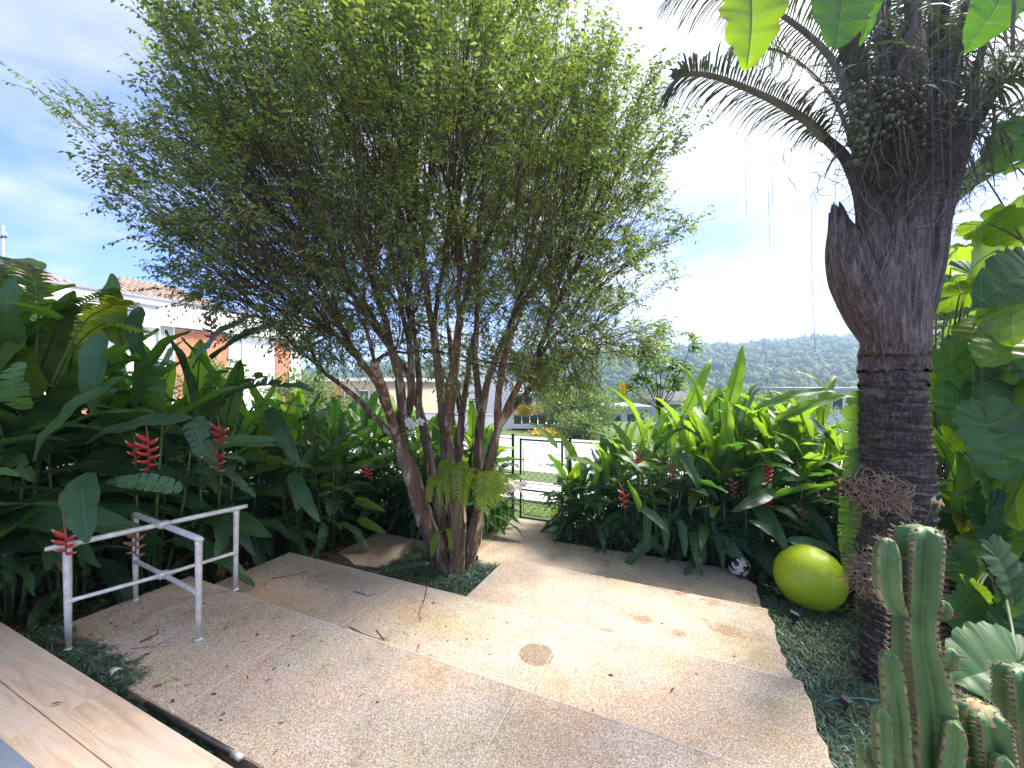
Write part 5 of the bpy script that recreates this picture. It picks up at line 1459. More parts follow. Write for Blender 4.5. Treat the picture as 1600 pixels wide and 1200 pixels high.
leaves = [L_(1545, 662, 2.9, .15, 1, .40, 'philo', 0), L_(1525, 735, 3.0, .3, 1, .36, 'philo', 1), L_(1485, 560, 3.3, .5, .8, .34, 'philo', 1), L_(1500, 620, 3.2, -.2, 1, .34, 'philo', 2),
          L_(1570, 545, 3.1, -.4, 1, .38, 'philo', 3), L_(1590, 470, 3.0, -.7, .6, .40, 'philo_backlit', 1), L_(1540, 500, 3.4, -.8, .4, .36, 'philo_backlit', 0), L_(1500, 460, 3.4, .6, -.2, .34, 'philo_backlit', 3),
          L_(1560, 390, 3.2, -.9, .4, .44, 'philo_backlit', 1, .0, (0, -.4, .9)), L_(1595, 330, 3.0, -.8, .2, .42, 'philo_backlit', 0, 0), L_(1520, 430, 3.4, .9, .3, .36, 'philo', 2),
          L_(1590, 620, 3.0, -.9, .5, .40, 'philo', 2), L_(1480, 690, 3.4, .6, 1, .30, 'philo_backlit', 0), L_(1530, 790, 3.2, -.5, .8, .30, 'philo_yellow', 2), L_(1505, 700, 3.7, .5, .9, .33, 'philo_yellow', 1),
          L_(1590, 740, 3.0, -.6, .7, .38, 'philo_backlit', 1), L_(1570, 820, 3.0, -.7, .6, .32, 'philo', 0), L_(1500, 815, 3.3, -.2, 1, .28, 'philo', 3)]
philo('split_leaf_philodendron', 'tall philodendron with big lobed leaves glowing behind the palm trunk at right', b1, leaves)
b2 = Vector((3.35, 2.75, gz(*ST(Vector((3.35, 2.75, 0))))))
leaves = [L_(1560, 872, 2.2, .2, .8, .26, 'philo', 0), L_(1530, 925, 2.3, .3, .5, .20, 'philo_backlit', 2), L_(1520, 930, 2.3, -.7, .7, .20, 'philo', 1),
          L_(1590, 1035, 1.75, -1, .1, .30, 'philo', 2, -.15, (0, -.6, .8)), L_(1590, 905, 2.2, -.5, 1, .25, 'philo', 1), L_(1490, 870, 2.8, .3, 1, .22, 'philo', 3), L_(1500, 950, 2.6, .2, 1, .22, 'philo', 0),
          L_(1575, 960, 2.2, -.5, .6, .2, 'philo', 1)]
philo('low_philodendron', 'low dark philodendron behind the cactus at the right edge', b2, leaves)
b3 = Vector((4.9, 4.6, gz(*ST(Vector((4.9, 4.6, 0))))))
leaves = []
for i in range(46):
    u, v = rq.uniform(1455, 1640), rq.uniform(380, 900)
    key = 'philo' if rq.random() < .42 else ('philo_backlit' if rq.random() < .85 else 'philo_yellow')
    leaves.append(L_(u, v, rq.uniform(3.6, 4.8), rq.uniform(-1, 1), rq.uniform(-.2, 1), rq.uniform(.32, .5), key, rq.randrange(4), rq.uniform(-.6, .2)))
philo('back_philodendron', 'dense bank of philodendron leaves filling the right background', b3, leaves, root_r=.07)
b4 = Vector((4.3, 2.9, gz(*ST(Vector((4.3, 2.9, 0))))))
leaves = [L_(1530, 262, 3.0, -.7, .9, .34, 'philo_backlit', 2, 0), L_(1590, 262, 2.9, -.9, .1, .36, 'philo_backlit', 1, 0), L_(1600, 205, 2.9, -.7, .7, .3, 'philo', 1, 0), L_(1545, 350, 3.0, .9, .3, .34, 'philo_backlit', 0, .1), L_(1610, 420, 2.8, -.9, .4, .4, 'philo', 3)]
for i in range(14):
    leaves.append(L_(rq.uniform(1540, 1640), rq.uniform(380, 860), rq.uniform(2.9, 3.4), rq.uniform(-1, .4), rq.uniform(0, 1), rq.uniform(.28, .40), rq.choice(['philo', 'philo_backlit']), rq.randrange(4)))
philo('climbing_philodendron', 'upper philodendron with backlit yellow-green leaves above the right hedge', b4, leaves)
# climber up in the palm: leaves hanging into the picture and its aerial roots
root = thing('hanging_philodendron', 'climber in the palm crown with large leaves hanging from the top edge', 'climber', at(1400, -60, 1.9))
for (u, v, Y, du, dv_, sz, key, var, sx) in ((1172, -22, 1.75, .12, 1, .30, 'philo_backlit', 1, 1.0), (1315, -28, 1.75, -.05, 1, .28, 'philo', 2, 1.0), (1575, -30, 1.9, -.3, .8, .26, 'philo', 3, 1), (1362, -20, 1.9, .0, 1, .22, 'philo', 1, .4)):
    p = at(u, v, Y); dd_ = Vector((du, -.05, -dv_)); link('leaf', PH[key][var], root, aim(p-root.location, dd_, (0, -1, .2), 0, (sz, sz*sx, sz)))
    mb = MB(); mb.tube([at(1400, -60, 1.9), p.lerp(at(1400, -60, 1.9), .5)+Vector((0, 0, .12)), p], [.012, .01, .007], 6); mb.build('leaf_stalk', M['stem'], root)
for (u, v0, v1, Y, dx) in ((1166, -30, 335, 2.2, 0), (1204, -30, 390, 2.1, -3), (1210, -20, 320, 2.3, -2), (1266, -20, 300, 2.1, 0), (1269, 300, 550, 2.1, 3), (1358, 0, 200, 1.9, 0), (1466, 0, 360, 2.0, 10), (1448, 0, 120, 2.0, 0), (1582, -10, 80, 1.6, 0), (1307, 395, 490, 2.0, 0)):
    pts = [at(u+dx*f+random.Random(int(u+f*10)).uniform(-1, 1), v0+(v1-v0)*f, Y) for f in (0, .25, .5, .75, 1)]
    if v0 > 200: pts = [at(u, -30, Y)]+pts
    mb = MB(); mb.tube([p_+Vector((math.sin(p_.z*5+u)*.006, 0, 0)) for p_ in pts], .0012 if u < 1550 else .008, 4); mb.build('aerial_root', M['rope'], root)
root2 = thing('hanging_strands', 'pale thin aerial strands hanging in front of the right-hand philodendron', 'aerial roots', at(1500, 0, 2.3))
for (u, v0, v1) in ((1488, 420, 660), (1520, 400, 650), (1562, 330, 560), (1535, 500, 660), (1460, 300, 520)):
    mb = MB(); mb.tube([at(u-4, -20, 2.3), at(u-2, v0, 2.3), at(u, v1, 2.3)], .0010, 4); mb.build('strand', simple('pale_strand', (.20, .20, .17), .6), root2)

# ================================================================== BACKGROUND PLANTS
def leafy_bush(name, lab, c, rx, ry, rz, n, ll, mt, seed, cat='shrub', trunk=True, group=None):
    nr = np.random.default_rng(seed); root = thing(name, lab, cat, Vector((c.x, c.y, c.z-rz)), group)
    v = nr.normal(size=(n, 3)); v /= np.linalg.norm(v, axis=1, keepdims=True)
    lump = 1+.18*np.sin(v[:, 0]*6+seed)*np.cos(v[:, 1]*5+seed)+.14*np.sin(v[:, 2]*9+v[:, 0]*7+seed)
    r = nr.random(n)**.45*lump; P = v*r[:, None]*np.array([rx, ry, rz])+np.array(c)
    D_ = v*.6+nr.normal(0, .6, (n, 3)); D_[:, 2] -= .2; D_ /= np.linalg.norm(D_, axis=1, keepdims=True)
    up_ = nr.normal(0, .7, (n, 3))+np.array([0, 0, 1.]); sd = np.cross(up_, D_); sd /= np.linalg.norm(sd, axis=1, keepdims=True)
    ln = nr.uniform(.6, 1.2, n)[:, None]*ll
    V = np.stack([P, P+D_*ln*.45+sd*ln*.22, P+D_*ln, P+D_*ln*.45-sd*ln*.22], 1)-np.array(root.location)
    b_ = np.arange(n)[:, None]*4
    o = link('crown', npmesh('crown', V.reshape(-1, 3), [b_+np.array([[0, 1, 2, 3]])], M[mt]), root); o['kind'] = 'stuff'
    if trunk:
        mb = MB(); b0 = Vector((c.x, c.y, c.z-rz*1.6)); r2 = random.Random(seed)
        mb.tube([b0, Vector(c)-Vector((0, 0, rz*.3))], [rx*.07, rx*.04], 7)
        for i in range(9):
            a = r2.uniform(0, 2*PI); mb.tube([Vector(c)-Vector((0, 0, rz*.5)), Vector(c)+Vector((math.cos(a)*rx*.7, math.sin(a)*ry*.7, rz*r2.uniform(-.1, .7)))], [rx*.03, rx*.008], 5)
        mb.build('trunk', M['branch'], root)
    return root
leafy_bush('leafy_tree', 'rounded olive-green tree behind the gate, right of the balcony house', at(905, 640, 24), 2.4, 2, 1.5, 9000, .22, 'shrub', 1, 'tree')
leafy_bush('leafy_tree', 'small pale green tree in front of the thin grey roof beyond the gate', at(905, 668, 20), 1.3, 1.2, .8, 3000, .2, 'shrub', 2, 'tree')
leafy_bush('yellow_croton', 'yellow-leaved plants along the balcony of the white house', at(823, 641, 24.75), 1.0, .2, .32, 900, .2, 'croton', 3, 'plant', False)
leafy_bush('yellow_flower_bush', 'yellow-orange bush below the balcony beyond the gate', at(850, 679, 21), .9, .5, .32, 700, .18, 'croton', 4)
leafy_bush('yellow_flower_bush', 'small yellow bush to the right of the terrace beyond the gate', at(882, 686, 20), .7, .5, .25, 500, .18, 'croton', 14)
leafy_bush('green_shrub', 'light green bushy shrub in front of the orange brick wall at left', at(335, 600, 13), 1.1, .8, .75, 2600, .16, 'shrub', 5)
leafy_bush('green_shrub', 'shrub beside the road seen through the tree branches', at(470, 612, 15), 1.6, 1, .8, 2600, .16, 'shrub', 6)
leafy_bush('green_shrub', 'street shrub glimpsed just left of the tree trunks', at(560, 640, 15), 1.2, 1, .5, 1600, .16, 'shrub', 7)
leafy_bush('background_tree', 'dark leafy tree beyond the hedge, right of the palm trunk', at(1560, 560, 9), 2.6, 1.5, 2.2, 9000, .2, 'shrub', 8, 'tree')
leafy_bush('background_tree', 'roadside tree mostly hidden over the right hedge top', at(1130, 640, 26), 2.6, 2, 1.2, 5000, .25, 'shrub', 9, 'tree')
leafy_bush('background_tree', 'roadside tree left of the palm trunk over the hedge', at(1230, 638, 30), 3.0, 2, 1.3, 5000, .25, 'shrub', 10, 'tree')
for i, (u, Y, s_) in enumerate(((780, 70, 4.5), (870, 60, 4), (930, 80, 5), (985, 70, 4), (1040, 90, 6), (1100, 75, 5), (1170, 85, 6), (1240, 90, 6), (1300, 80, 5))):
    leafy_bush('valley_tree', 'mid-distance tree at the foot of the wooded hill, %s from the left' % ORD[i+1], at(u, 632, Y), s_, s_, s_*.8, 2200, .6, 'shrub', 40+i, 'tree', True, 'trees at the foot of the hill')
# frangipani-like sapling with sparse hanging leaves
root = thing('sparse_sapling', 'sparse young tree with drooping narrow leaves behind the right hedge', 'tree', at(1030, 690, 6.4))
mb = MB(); rs = random.Random(8); ends = []
fork = at(1030, 640, 6.4)
mb.tube([Vector((fork.x, fork.y, -.7)), fork], [.025, .018], 7)
for (u, v, k) in ((1012, 590, 0), (1035, 540, 0), (1052, 560, 0), (1085, 530, 0), (1000, 560, 0), (1060, 600, 0), (975, 600, 0), (1025, 515, 0), (1078, 575, 0), (990, 545, 0)):
    e = at(u, v, 6.4+rs.uniform(-.3, .3)); mb.tube([fork, fork.lerp(e, .5)+Vector((rs.uniform(-.05, .05), 0, -.03)), e], [.012, .008, .005], 5); ends.append(e)
    for _ in range(2):
        f = rs.uniform(.5, .85); s0 = fork.lerp(e, f); e2 = s0+Vector((rs.uniform(-.25, .25), rs.uniform(-.1, .1), rs.uniform(.1, .3))); mb.tube([s0, e2], [.006, .004], 4); ends.append(e2)
mb.build('trunk', M['stem_brown'], root)
sap = [blade_mesh('narrow_blade', M[k], .2, .05, (.3, -1.2), .3, 60+i) for i, k in enumerate(('hel_young', 'hel_young', 'hel_mid'))]
for e in ends:
    for j in range(9):
        az = rs.uniform(0, 2*PI); p = e-Vector((0, 0, rs.uniform(0, .12)))
        link('leaf', rs.choice(sap), root, aim(p-root.location, (math.cos(az), math.sin(az), rs.uniform(-.3, .5)), (0, 0, 1), 0, rs.uniform(.7, 1.15)))
link('yellow_leaf', blade_mesh('yellow_blade', M['croton'], .3, .11, (.1, -.5), .3, 70), root, aim(at(972, 596, 6.2)-root.location, (0, -.1, -1), (0, -1, 0)))
# fern fronds over the left hedge
root = thing('tree_fern', 'feathery fern fronds above the broad leaves at the far left', 'fern', at(60, 640, 3.0))
for i, pth in enumerate(([(60, 640), (75, 560), (110, 490), (180, 450)], [(70, 640), (120, 540), (170, 505), (235, 520)], [(50, 620), (20, 520), (0, 430), (-30, 400)], [(80, 600), (130, 505), (175, 478), (185, 470)], [(50, 600), (60, 480), (40, 415), (-10, 400)])):
    frond_parts([at(u, v, 2.95-i*.04) for u, v in pth], .16, .022, 34, root, M['stem'], M['fern'] if i % 2 else M['shrub'], 500+i, (.008, .003), .35, vee=.1, start=.35)

# ================================================================== BALLS
import bmesh
def sphere(name, c, r, m, seg=48, sq=1.0):
    me = bpy.data.meshes.new(name); bm = bmesh.new(); bmesh.ops.create_uvsphere(bm, u_segments=seg, v_segments=seg//2, radius=r); bm.to_mesh(me); bm.free()
    me.materials.append(m)
    for p_ in me.polygons: p_.use_smooth = True
    o = link(name, me); o.location = c; o.scale = (1, 1, sq); return o
m, t, b, o_ = mat('green_ball_vinyl'); tcn = N(t, 'ShaderNodeTexCoord').outputs['Object']
n = noise(t, tcn, 6, 4); scf = ramp(t, noise(t, tcn, 9, 8, .8, 2.5), [(.56, 0), (.64, .75)])
sp = N(t, 'ShaderNodeSeparateXYZ'); t.links.new(tcn, sp.inputs[0])
ribs = math_(t, 'SINE', math_(t, 'MULTIPLY', math_(t, 'ARCTAN2', sp.outputs[0], sp.outputs[1]), 60.0))
col = mix(t, n, (.46, .60, .015), (.56, .68, .03)); col = mix(t, scf, col, (.20, .26, .03))
t.links.new(col, b.inputs['Base Color']); b.inputs['Roughness'].default_value = .38; bump(t, b, ribs, .4, .0015)
gp = ground(1266, 948); r_ = .292
gb = thing('exercise_ball', 'large lime green exercise ball resting on the grass beside the palm', 'ball', Vector((gp.x-.01, gp.y, gp.z-.01)))
s_ = sphere('ball_skin', (0, 0, r_), r_, m, 64); s_.parent = gb; s_.rotation_euler = (.25, .3, 0)
mb = MB(); mb.lathe([(0, -.004), (.012, -.003), (.014, .002), (.008, .006), (0, .007)], (0, 0, 0), 14)
o = link('valve', mb.mesh('valve', M['white_wall']), gb, aim(Vector((.08, -.245, r_+.07)), (0, 0, 1), (.3, -.95, .25)))
m, t, b, o_ = mat('football_skin'); tcn = N(t, 'ShaderNodeTexCoord').outputs['Object']
wv = noise(t, tcn, 8, 0, .5, 2.2)
col = ramp(t, wv, [(0, (.02, .02, .02)), (.47, (.02, .02, .02)), (.48, (.30, .22, .08)), (.50, (.30, .22, .08)), (.51, (.62, .60, .56)), (1, (.62, .60, .56))], 'CONSTANT')
vo = N(t, 'ShaderNodeTexVoronoi', feature='DISTANCE_TO_EDGE'); t.links.new(tcn, vo.inputs['Vector']); vo.inputs['Scale'].default_value = 11
t.links.new(col, b.inputs['Base Color']); b.inputs['Roughness'].default_value = .4; bump(t, b, ramp(t, vo.outputs[0], [(0, 0), (.06, 1)]), .6, .004)
fp = onz(1157, 902, ZD); sb = sphere('football', (fp.x, fp.y+.02, ZD+.105), .108, m, 40); sb.rotation_euler = (.5, .4, 1.0)
tag(sb, 'scuffed black and white football at the end of the lowest step', 'ball')

# ================================================================== TABLE FRAME
tf = thing('table_frame', 'bare aluminium table base with crossed bars standing on the first step', 'table frame', onz(250, 960, ZA))
legs = [(107, 1015), (310, 1000), (368, 922), (212, 938)]
zt = .525
fe = [onz(u, v, ZA+.0) for u, v in legs]; cxy = sum(fe, Vector())/4
tp = []
for f_ in fe:
    inw = (Vector((cxy.x, cxy.y, 0))-Vector((f_.x, f_.y, 0))).normalized()
    tp.append(Vector((f_.x, f_.y, zt))+inw*(-.005))
mid_t = (tp[0]+tp[2])/2; mid_t2 = (tp[1]+tp[3])/2; hub = (mid_t+mid_t2)/2
for i in range(4):
    a, b_ = fe[i], tp[i]; inw = (hub-b_); inw.z = 0; inw.normalize()
    mb = MB(); mb.tube([a+Vector((0, 0, .012)), a.lerp(b_, .35), a.lerp(b_, .7), b_-Vector((0, 0, .05)), b_-Vector((0, 0, .015))], [.016, .019, .0215, .022, .024], 12, flat=.85); mb.build('leg', M['alu'], tf)
    mb = MB(); mb.lathe([(0, 0), (.021, 0), (.023, .006), (.016, .013), (0, .014)], a, 14); mb.build('foot', M['alu'], tf)
    # fillets into the bar
    mb = MB(); q0 = b_-Vector((0, 0, .055)); mb.tube([q0, q0+Vector((0, 0, .035))+inw*.012, b_+inw*.055-Vector((0, 0, .012))], [.012, .013, .008], 8); mb.build('bracket', M['alu'], tf)
for i, k in ((0, 2), (1, 3)):
    a, b_ = tp[i], tp[k]; d_ = (b_-a).normalized(); sd = Vector((0, 0, 1)).cross(d_)
    ext0, ext1 = (.09, .07) if i == 0 else (.035, .03); dz = .0 if i == 0 else -.004
    for (e0, e1) in ((a-d_*ext0, hub-d_*.03), (hub+d_*.03, b_+d_*ext1)):
        c = (e0+e1)/2+Vector((0, 0, dz)); L = (e1-e0).length
        mb = MB(); mb.tube([c-d_*L/2, c-d_*L*.4, c+d_*L*.4, c+d_*L/2], [.014, .0215, .0215, .018], 10, flat=.8); mb.build('top_bar', M['alu'], tf)
    zl = zt-.35; a2 = fe[i].lerp(tp[i], (zl-ZA)/(zt-ZA)); b2 = fe[k].lerp(tp[k], (zl-ZA)/(zt-ZA)); h2 = Vector((hub.x, hub.y, zl))
    for (e0, e1) in ((a2, h2-d_*.03), (h2+d_*.03, b2)):
        mb = MB(); mb.tube([e0, e0.lerp(e1, .12), e0.lerp(e1, .88), e1], [.021, .016, .016, .019], 10, flat=.8); mb.build('lower_bar', M['alu'], tf)
for z in (zt, zt-.35):
    mb = MB(); mb.lathe([(0, -.02), (.03, -.02), (.038, -.012), (.038, .012), (.03, .021), (0, .021)], (hub.x, hub.y, z), 16); mb.build('hub', M['alu'], tf)

# ================================================================== SMALL GROUND THINGS
# drain pipe and silver spotlight in the strip
a = onz(228, 1100, -.115); b_ = onz(375, 1184, -.115); dd_ = (b_-a).normalized()
dp = thing('drain_pipe', 'dark metal pipe lying in the gap between deck and first step', 'pipe', a)
mb = MB(); mb.tube([a, a.lerp(b_, .5), b_], .013, 12); mb.build('pipe', M['pipe'], dp)
mb = MB(); mb.tube([b_-dd_*.05, b_+dd_*.006], .014, 12); mb.build('pipe_collar', M['alu'], dp)
def spot(p, lab, m, sz=.05, az=0, name='garden_spotlight'):
    root = thing(name, lab, 'spotlight', p)
    ax = (Vector((math.cos(az), math.sin(az), .35)).normalized(), Vector((-math.sin(az), math.cos(az), 0)), None); ax = (ax[0], ax[1], ax[0].cross(ax[1]))
    mb = MB(); mb.box(p+Vector((0, 0, sz*1.3)), sz*.7, sz*.6, sz*.6, ax); mb.build('lamp_head', m, root)
    mb = MB(); mb.box(p+Vector((0, 0, sz*1.3))+ax[0]*sz*.715, sz*.012, sz*.48, sz*.48, ax); mb.build('lens', M['glass_dark'], root)
    mb = MB(); mb.tube([p-Vector((0, 0, .03)), p+Vector((0, 0, sz*.8))], .006, 6); mb.build('stake', M['black'], root)
sp_ = onz(178, 1058, -.15); root = thing('silver_spotlight', 'small silver round spotlight in the dark grass strip by the deck', 'spotlight', sp_)
mb = MB(); c = sp_+Vector((0, 0, .03)); mb.tube([c-E1*.025, c, c+E1*.03, c+E1*.034], [.015, .022, .026, .024], 14); mb.build('lamp_head', M['alu'], root)
mb = MB(); mb.tube([c+E1*.0345, c+E1*.037], .021, 14); mb.build('lens', M['glass_dark'], root)
spot(ground(1240, 985)+Vector((0, 0, .07)), 'black garden spotlight in the grass below the green ball', M['black'], .045, 2.6)
spot(ground(1320, 1125)+Vector((0, 0, .07)), 'dark spotlight on the hose in the grass left of the cactus', simple('dark_grey_plastic', (.05, .055, .07), .4), .034, 2.2)
spot(onz(743, 884, -.60)+Vector((0, 0, .05)), 'small black spotlight in the grass square behind the tree', M['black'], .035, 3.6)
hz = [ground(u, v)+Vector((0, 0, .085+.01*k)) for k, (u, v) in enumerate(((1283, 1122), (1298, 1118), (1320, 1117), (1345, 1121), (1375, 1128)))]
mb = MB(); mb.tube(hz, .006, 8); tag(mb.build('garden_hose', M['hose']), 'thin teal hose crossing the mondo grass by the cactus', 'hose')
# twigs
tr_ = random.Random(31)
def twig(pts, z, lab, r=.003, fork=True, grp='fallen twigs on the steps'):
    P = [onz(u, v, z)+Vector((0, 0, .004+.004*tr_.random())) for u, v in pts]; mb = MB(); mb.tube(P, [r*(1-.6*i/(len(P)-1)) for i in range(len(P))], 5)
    if fork and len(P) > 2:
        for k in range(len(P)-1):
            e = P[k].lerp(P[k+1], tr_.random()); dv = (P[k+1]-P[k]).normalized(); a = tr_.choice((-1, 1))*tr_.uniform(.4, .9)
            d2 = Vector((dv.x*math.cos(a)-dv.y*math.sin(a), dv.x*math.sin(a)+dv.y*math.cos(a), .05)); mb.tube([e, e+d2*tr_.uniform(.03, .08)], [r*.6, r*.3], 4)
    tag(mb.build('fallen_twig', M['stem_brown']), lab, 'twig', grp)
twig([(668, 912), (664, 935), (655, 958), (657, 972)], ZB, 'long forked twig hanging from the square edge onto the second step', .0035)
twig([(545, 980), (570, 992), (588, 999), (608, 998)], ZB, 'curved brown twig at the front edge of the second step')
twig([(588, 985), (600, 1000), (592, 1004)], ZB, 'short hooked twig near the second step edge')
twig([(553, 925), (575, 932), (585, 930)], ZB, 'thin dark twig lying below the tree on the second step')
twig([(655, 1007), (652, 1018), (658, 1028)], ZB, 'tiny twig on the very edge of the second step', .002)
twig([(630, 988), (640, 996)], ZB, 'small straight twig in the middle of the second step', .002)
twig([(425, 905), (460, 900), (478, 893)], ZB, 'dark twig in the shaded left end of the second step')
twig([(218, 1005), (240, 995), (248, 990)], ZA, 'broken dark bark sliver beneath the table frame', .005)
twig([(205, 1015), (240, 1012), (272, 998)], ZA, 'long thin twig between the table legs', .002)
twig([(350, 985), (358, 973), (370, 968)], ZA, 'bent twig right of the table frame', .002)
twig([(270, 1061), (282, 1065)], ZA, 'tiny stick on the first step below the table frame', .002)
twig([(288, 1073), (303, 1069)], ZA, 'second tiny stick in the middle of the first step', .002)
twig([(415, 1066), (428, 1060)], ZA, 'reddish stick on the first step', .002)
twig([(135, 1008), (150, 1012), (162, 1015)], ZA, 'curled brown stick beside the left table leg', .003)
twig([(508, 868), (530, 858), (545, 852)], ZD, 'dark twig in the shade behind the tree at left', .003)
def fleaf(u, v, z, lab, key='hel_dry', s_=.12, az=0):
    p = onz(u, v, z)+Vector((0, 0, .010)); o = link('fallen_leaf', BL[key][tr_.choice((0, 1))]); o.matrix_basis = aim(p, (math.cos(az), math.sin(az), 0), (0, 0, 1), 0, (s_, s_*1.3, s_*.5)); tag(o, lab, 'leaf')
fleaf(1048, 1082, ZB, 'small dark green leaf lying on the right of the second step', 'hel_dark', .05, .7)
fleaf(238, 1075, ZA, 'curled brown leaf near the pipe on the first step', 'hel_dry', .07, .4)
fleaf(198, 1075, -.13, 'small green leaf sprouting in the deck-side grass strip', 'hel_mid', .09, 1.2)
fleaf(80, 1103, .0, 'small brown dried leaf on the deck tile', 'hel_dry', .06, .2)
fleaf(803, 999, ZB, 'dark speck of leaf near the middle of the second step', 'hel_dark', .03, 2)
fleaf(1180, 945, ZC, 'small leaf at the right end of the third step', 'hel_dry', .06, 2.5)
nr = np.random.default_rng(91); bits = []
for k in range(300):
    z, (s0, s1, t0, t1) = [(ZA, (-3.8, -1.4, 1.12, 1.93)), (ZB, (-3.8, -1.0, 1.97, 2.84)), (ZD, (-3.9, -3.15, 2.9, 4.3)), (ZD, (-3.1, -.2, 4.1, 4.95)), (ZB, (-1, .6, 1.97, 2.84)), (ZC, (-1.8, .6, 2.9, 3.96))][nr.choice(6, p=[.28, .28, .16, .14, .06, .08])]
    w_ = W(s0+(s1-s0)*nr.random()**1.4, nr.uniform(t0, t1), z+.003); bits.append(w_)
mb = MB()
for w_ in bits:
    a = nr.uniform(0, 6.28); L = nr.uniform(.004, .022); wd = L*nr.uniform(.1, .45); d1 = Vector((math.cos(a), math.sin(a), 0)); d2 = Vector((-d1.y, d1.x, 0))
    mb.add([w_-d1*L, w_+d2*wd+Vector((0, 0, .003)), w_+d1*L, w_-d2*wd], [(0, 1, 2, 3)])
tag(mb.build('leaf_debris', simple('brown_debris', (.10, .06, .035), .9, 0, .6, 50)), 'tiny brown leaf bits and grit scattered over the steps', 'debris', kind='stuff')
# low leafy ground cover and leaf litter under the hedges
def litter(name, lab, boxes, n, seed, mt, ll, cat='plant', h=.12):
    nr = np.random.default_rng(seed); P = []
    for k in range(n):
        s0, s1, t0, t1 = boxes[nr.integers(len(boxes))]; s_, t_ = nr.uniform(s0, s1), nr.uniform(t0, t1); w_ = W(s_, t_, gz(s_, t_)+h*nr.random()**1.5+.01); P.append(w_[:])
    P = np.array(P); D_ = nr.normal(0, 1, (n, 3)); D_[:, 2] = np.abs(D_[:, 2])*.35*(h > .05); D_ /= np.linalg.norm(D_, axis=1, keepdims=True)
    up_ = np.array([0, 0, 1.])+nr.normal(0, .35, (n, 3)); sd = np.cross(up_, D_); sd /= np.linalg.norm(sd, axis=1, keepdims=True); ln = nr.uniform(.5, 1.2, n)[:, None]*ll
    V = np.stack([P, P+D_*ln*.4+sd*ln*.28, P+D_*ln, P+D_*ln*.4-sd*ln*.28], 1); b_ = np.arange(n)[:, None]*4
    tag(link(name, npmesh(name, V.reshape(-1, 3), [b_+np.array([[0, 1, 2, 3]])], M[mt])), lab, cat, kind='stuff')
HB = [(-5.8, -3.9, .4, 5.4), (-3.9, -2.7, 4.5, 5.5), (-1.7, .8, 5.05, 5.6), (.7, 3.2, 4.4, 5.5)]
litter('leaf_litter', 'brown dead leaves on the soil under the hedges', HB, 6000, 1, 'hel_dry', .09, 'leaf litter', .02)
litter('ground_cover', 'low dark green ground cover at the foot of the right hedge', HB[2:], 3800, 2, 'crown', .06, 'ground cover', .16)
litter('ground_cover', 'low dark green ground cover at the foot of the left hedge', HB[:2], 3200, 3, 'crown', .06, 'ground cover', .14)

# ================================================================== CACTUS
m, t, b, o_ = mat('cactus_skin'); p = pos(t)
uvn = N(t, 'ShaderNodeUVMap'); sp = N(t, 'ShaderNodeSeparateXYZ'); t.links.new(uvn.outputs[0], sp.inputs[0])
c = mix(t, ramp(t, noise(t, p, 9, 5, .6), [(.35, 0), (.65, 1)]), (.045, .115, .035), (.095, .19, .055))
c = mix(t, ramp(t, noise(t, p, 45, 5, .7), [(.58, 0), (.7, .5)]), c, (.15, .23, .12))
c = mix(t, ramp(t, sp.outputs[0], [(.86, 0), (1, .55)]), c, (.25, .27, .10))
corky = math_(t, 'MULTIPLY', ramp(t, noise(t, p, 14, 5, .7), [(.52, 0), (.6, 1)]), ramp(t, sp.outputs[0], [(.9, 0), (1, 1)]))
c = mix(t, corky, c, (.38, .30, .18))
t.links.new(c, b.inputs['Base Color']); b.inputs['Roughness'].default_value = .52; b.inputs['Specular IOR Level'].default_value = .4
bump(t, b, noise(t, p, 70, 4, .6), .25, .004); M['cactus'] = m
M['spine'] = simple('red_brown_spine', (.16, .06, .05), .6)
M['scar'] = simple('corky_scar', (.42, .30, .16), .9, 0, .3, 40)
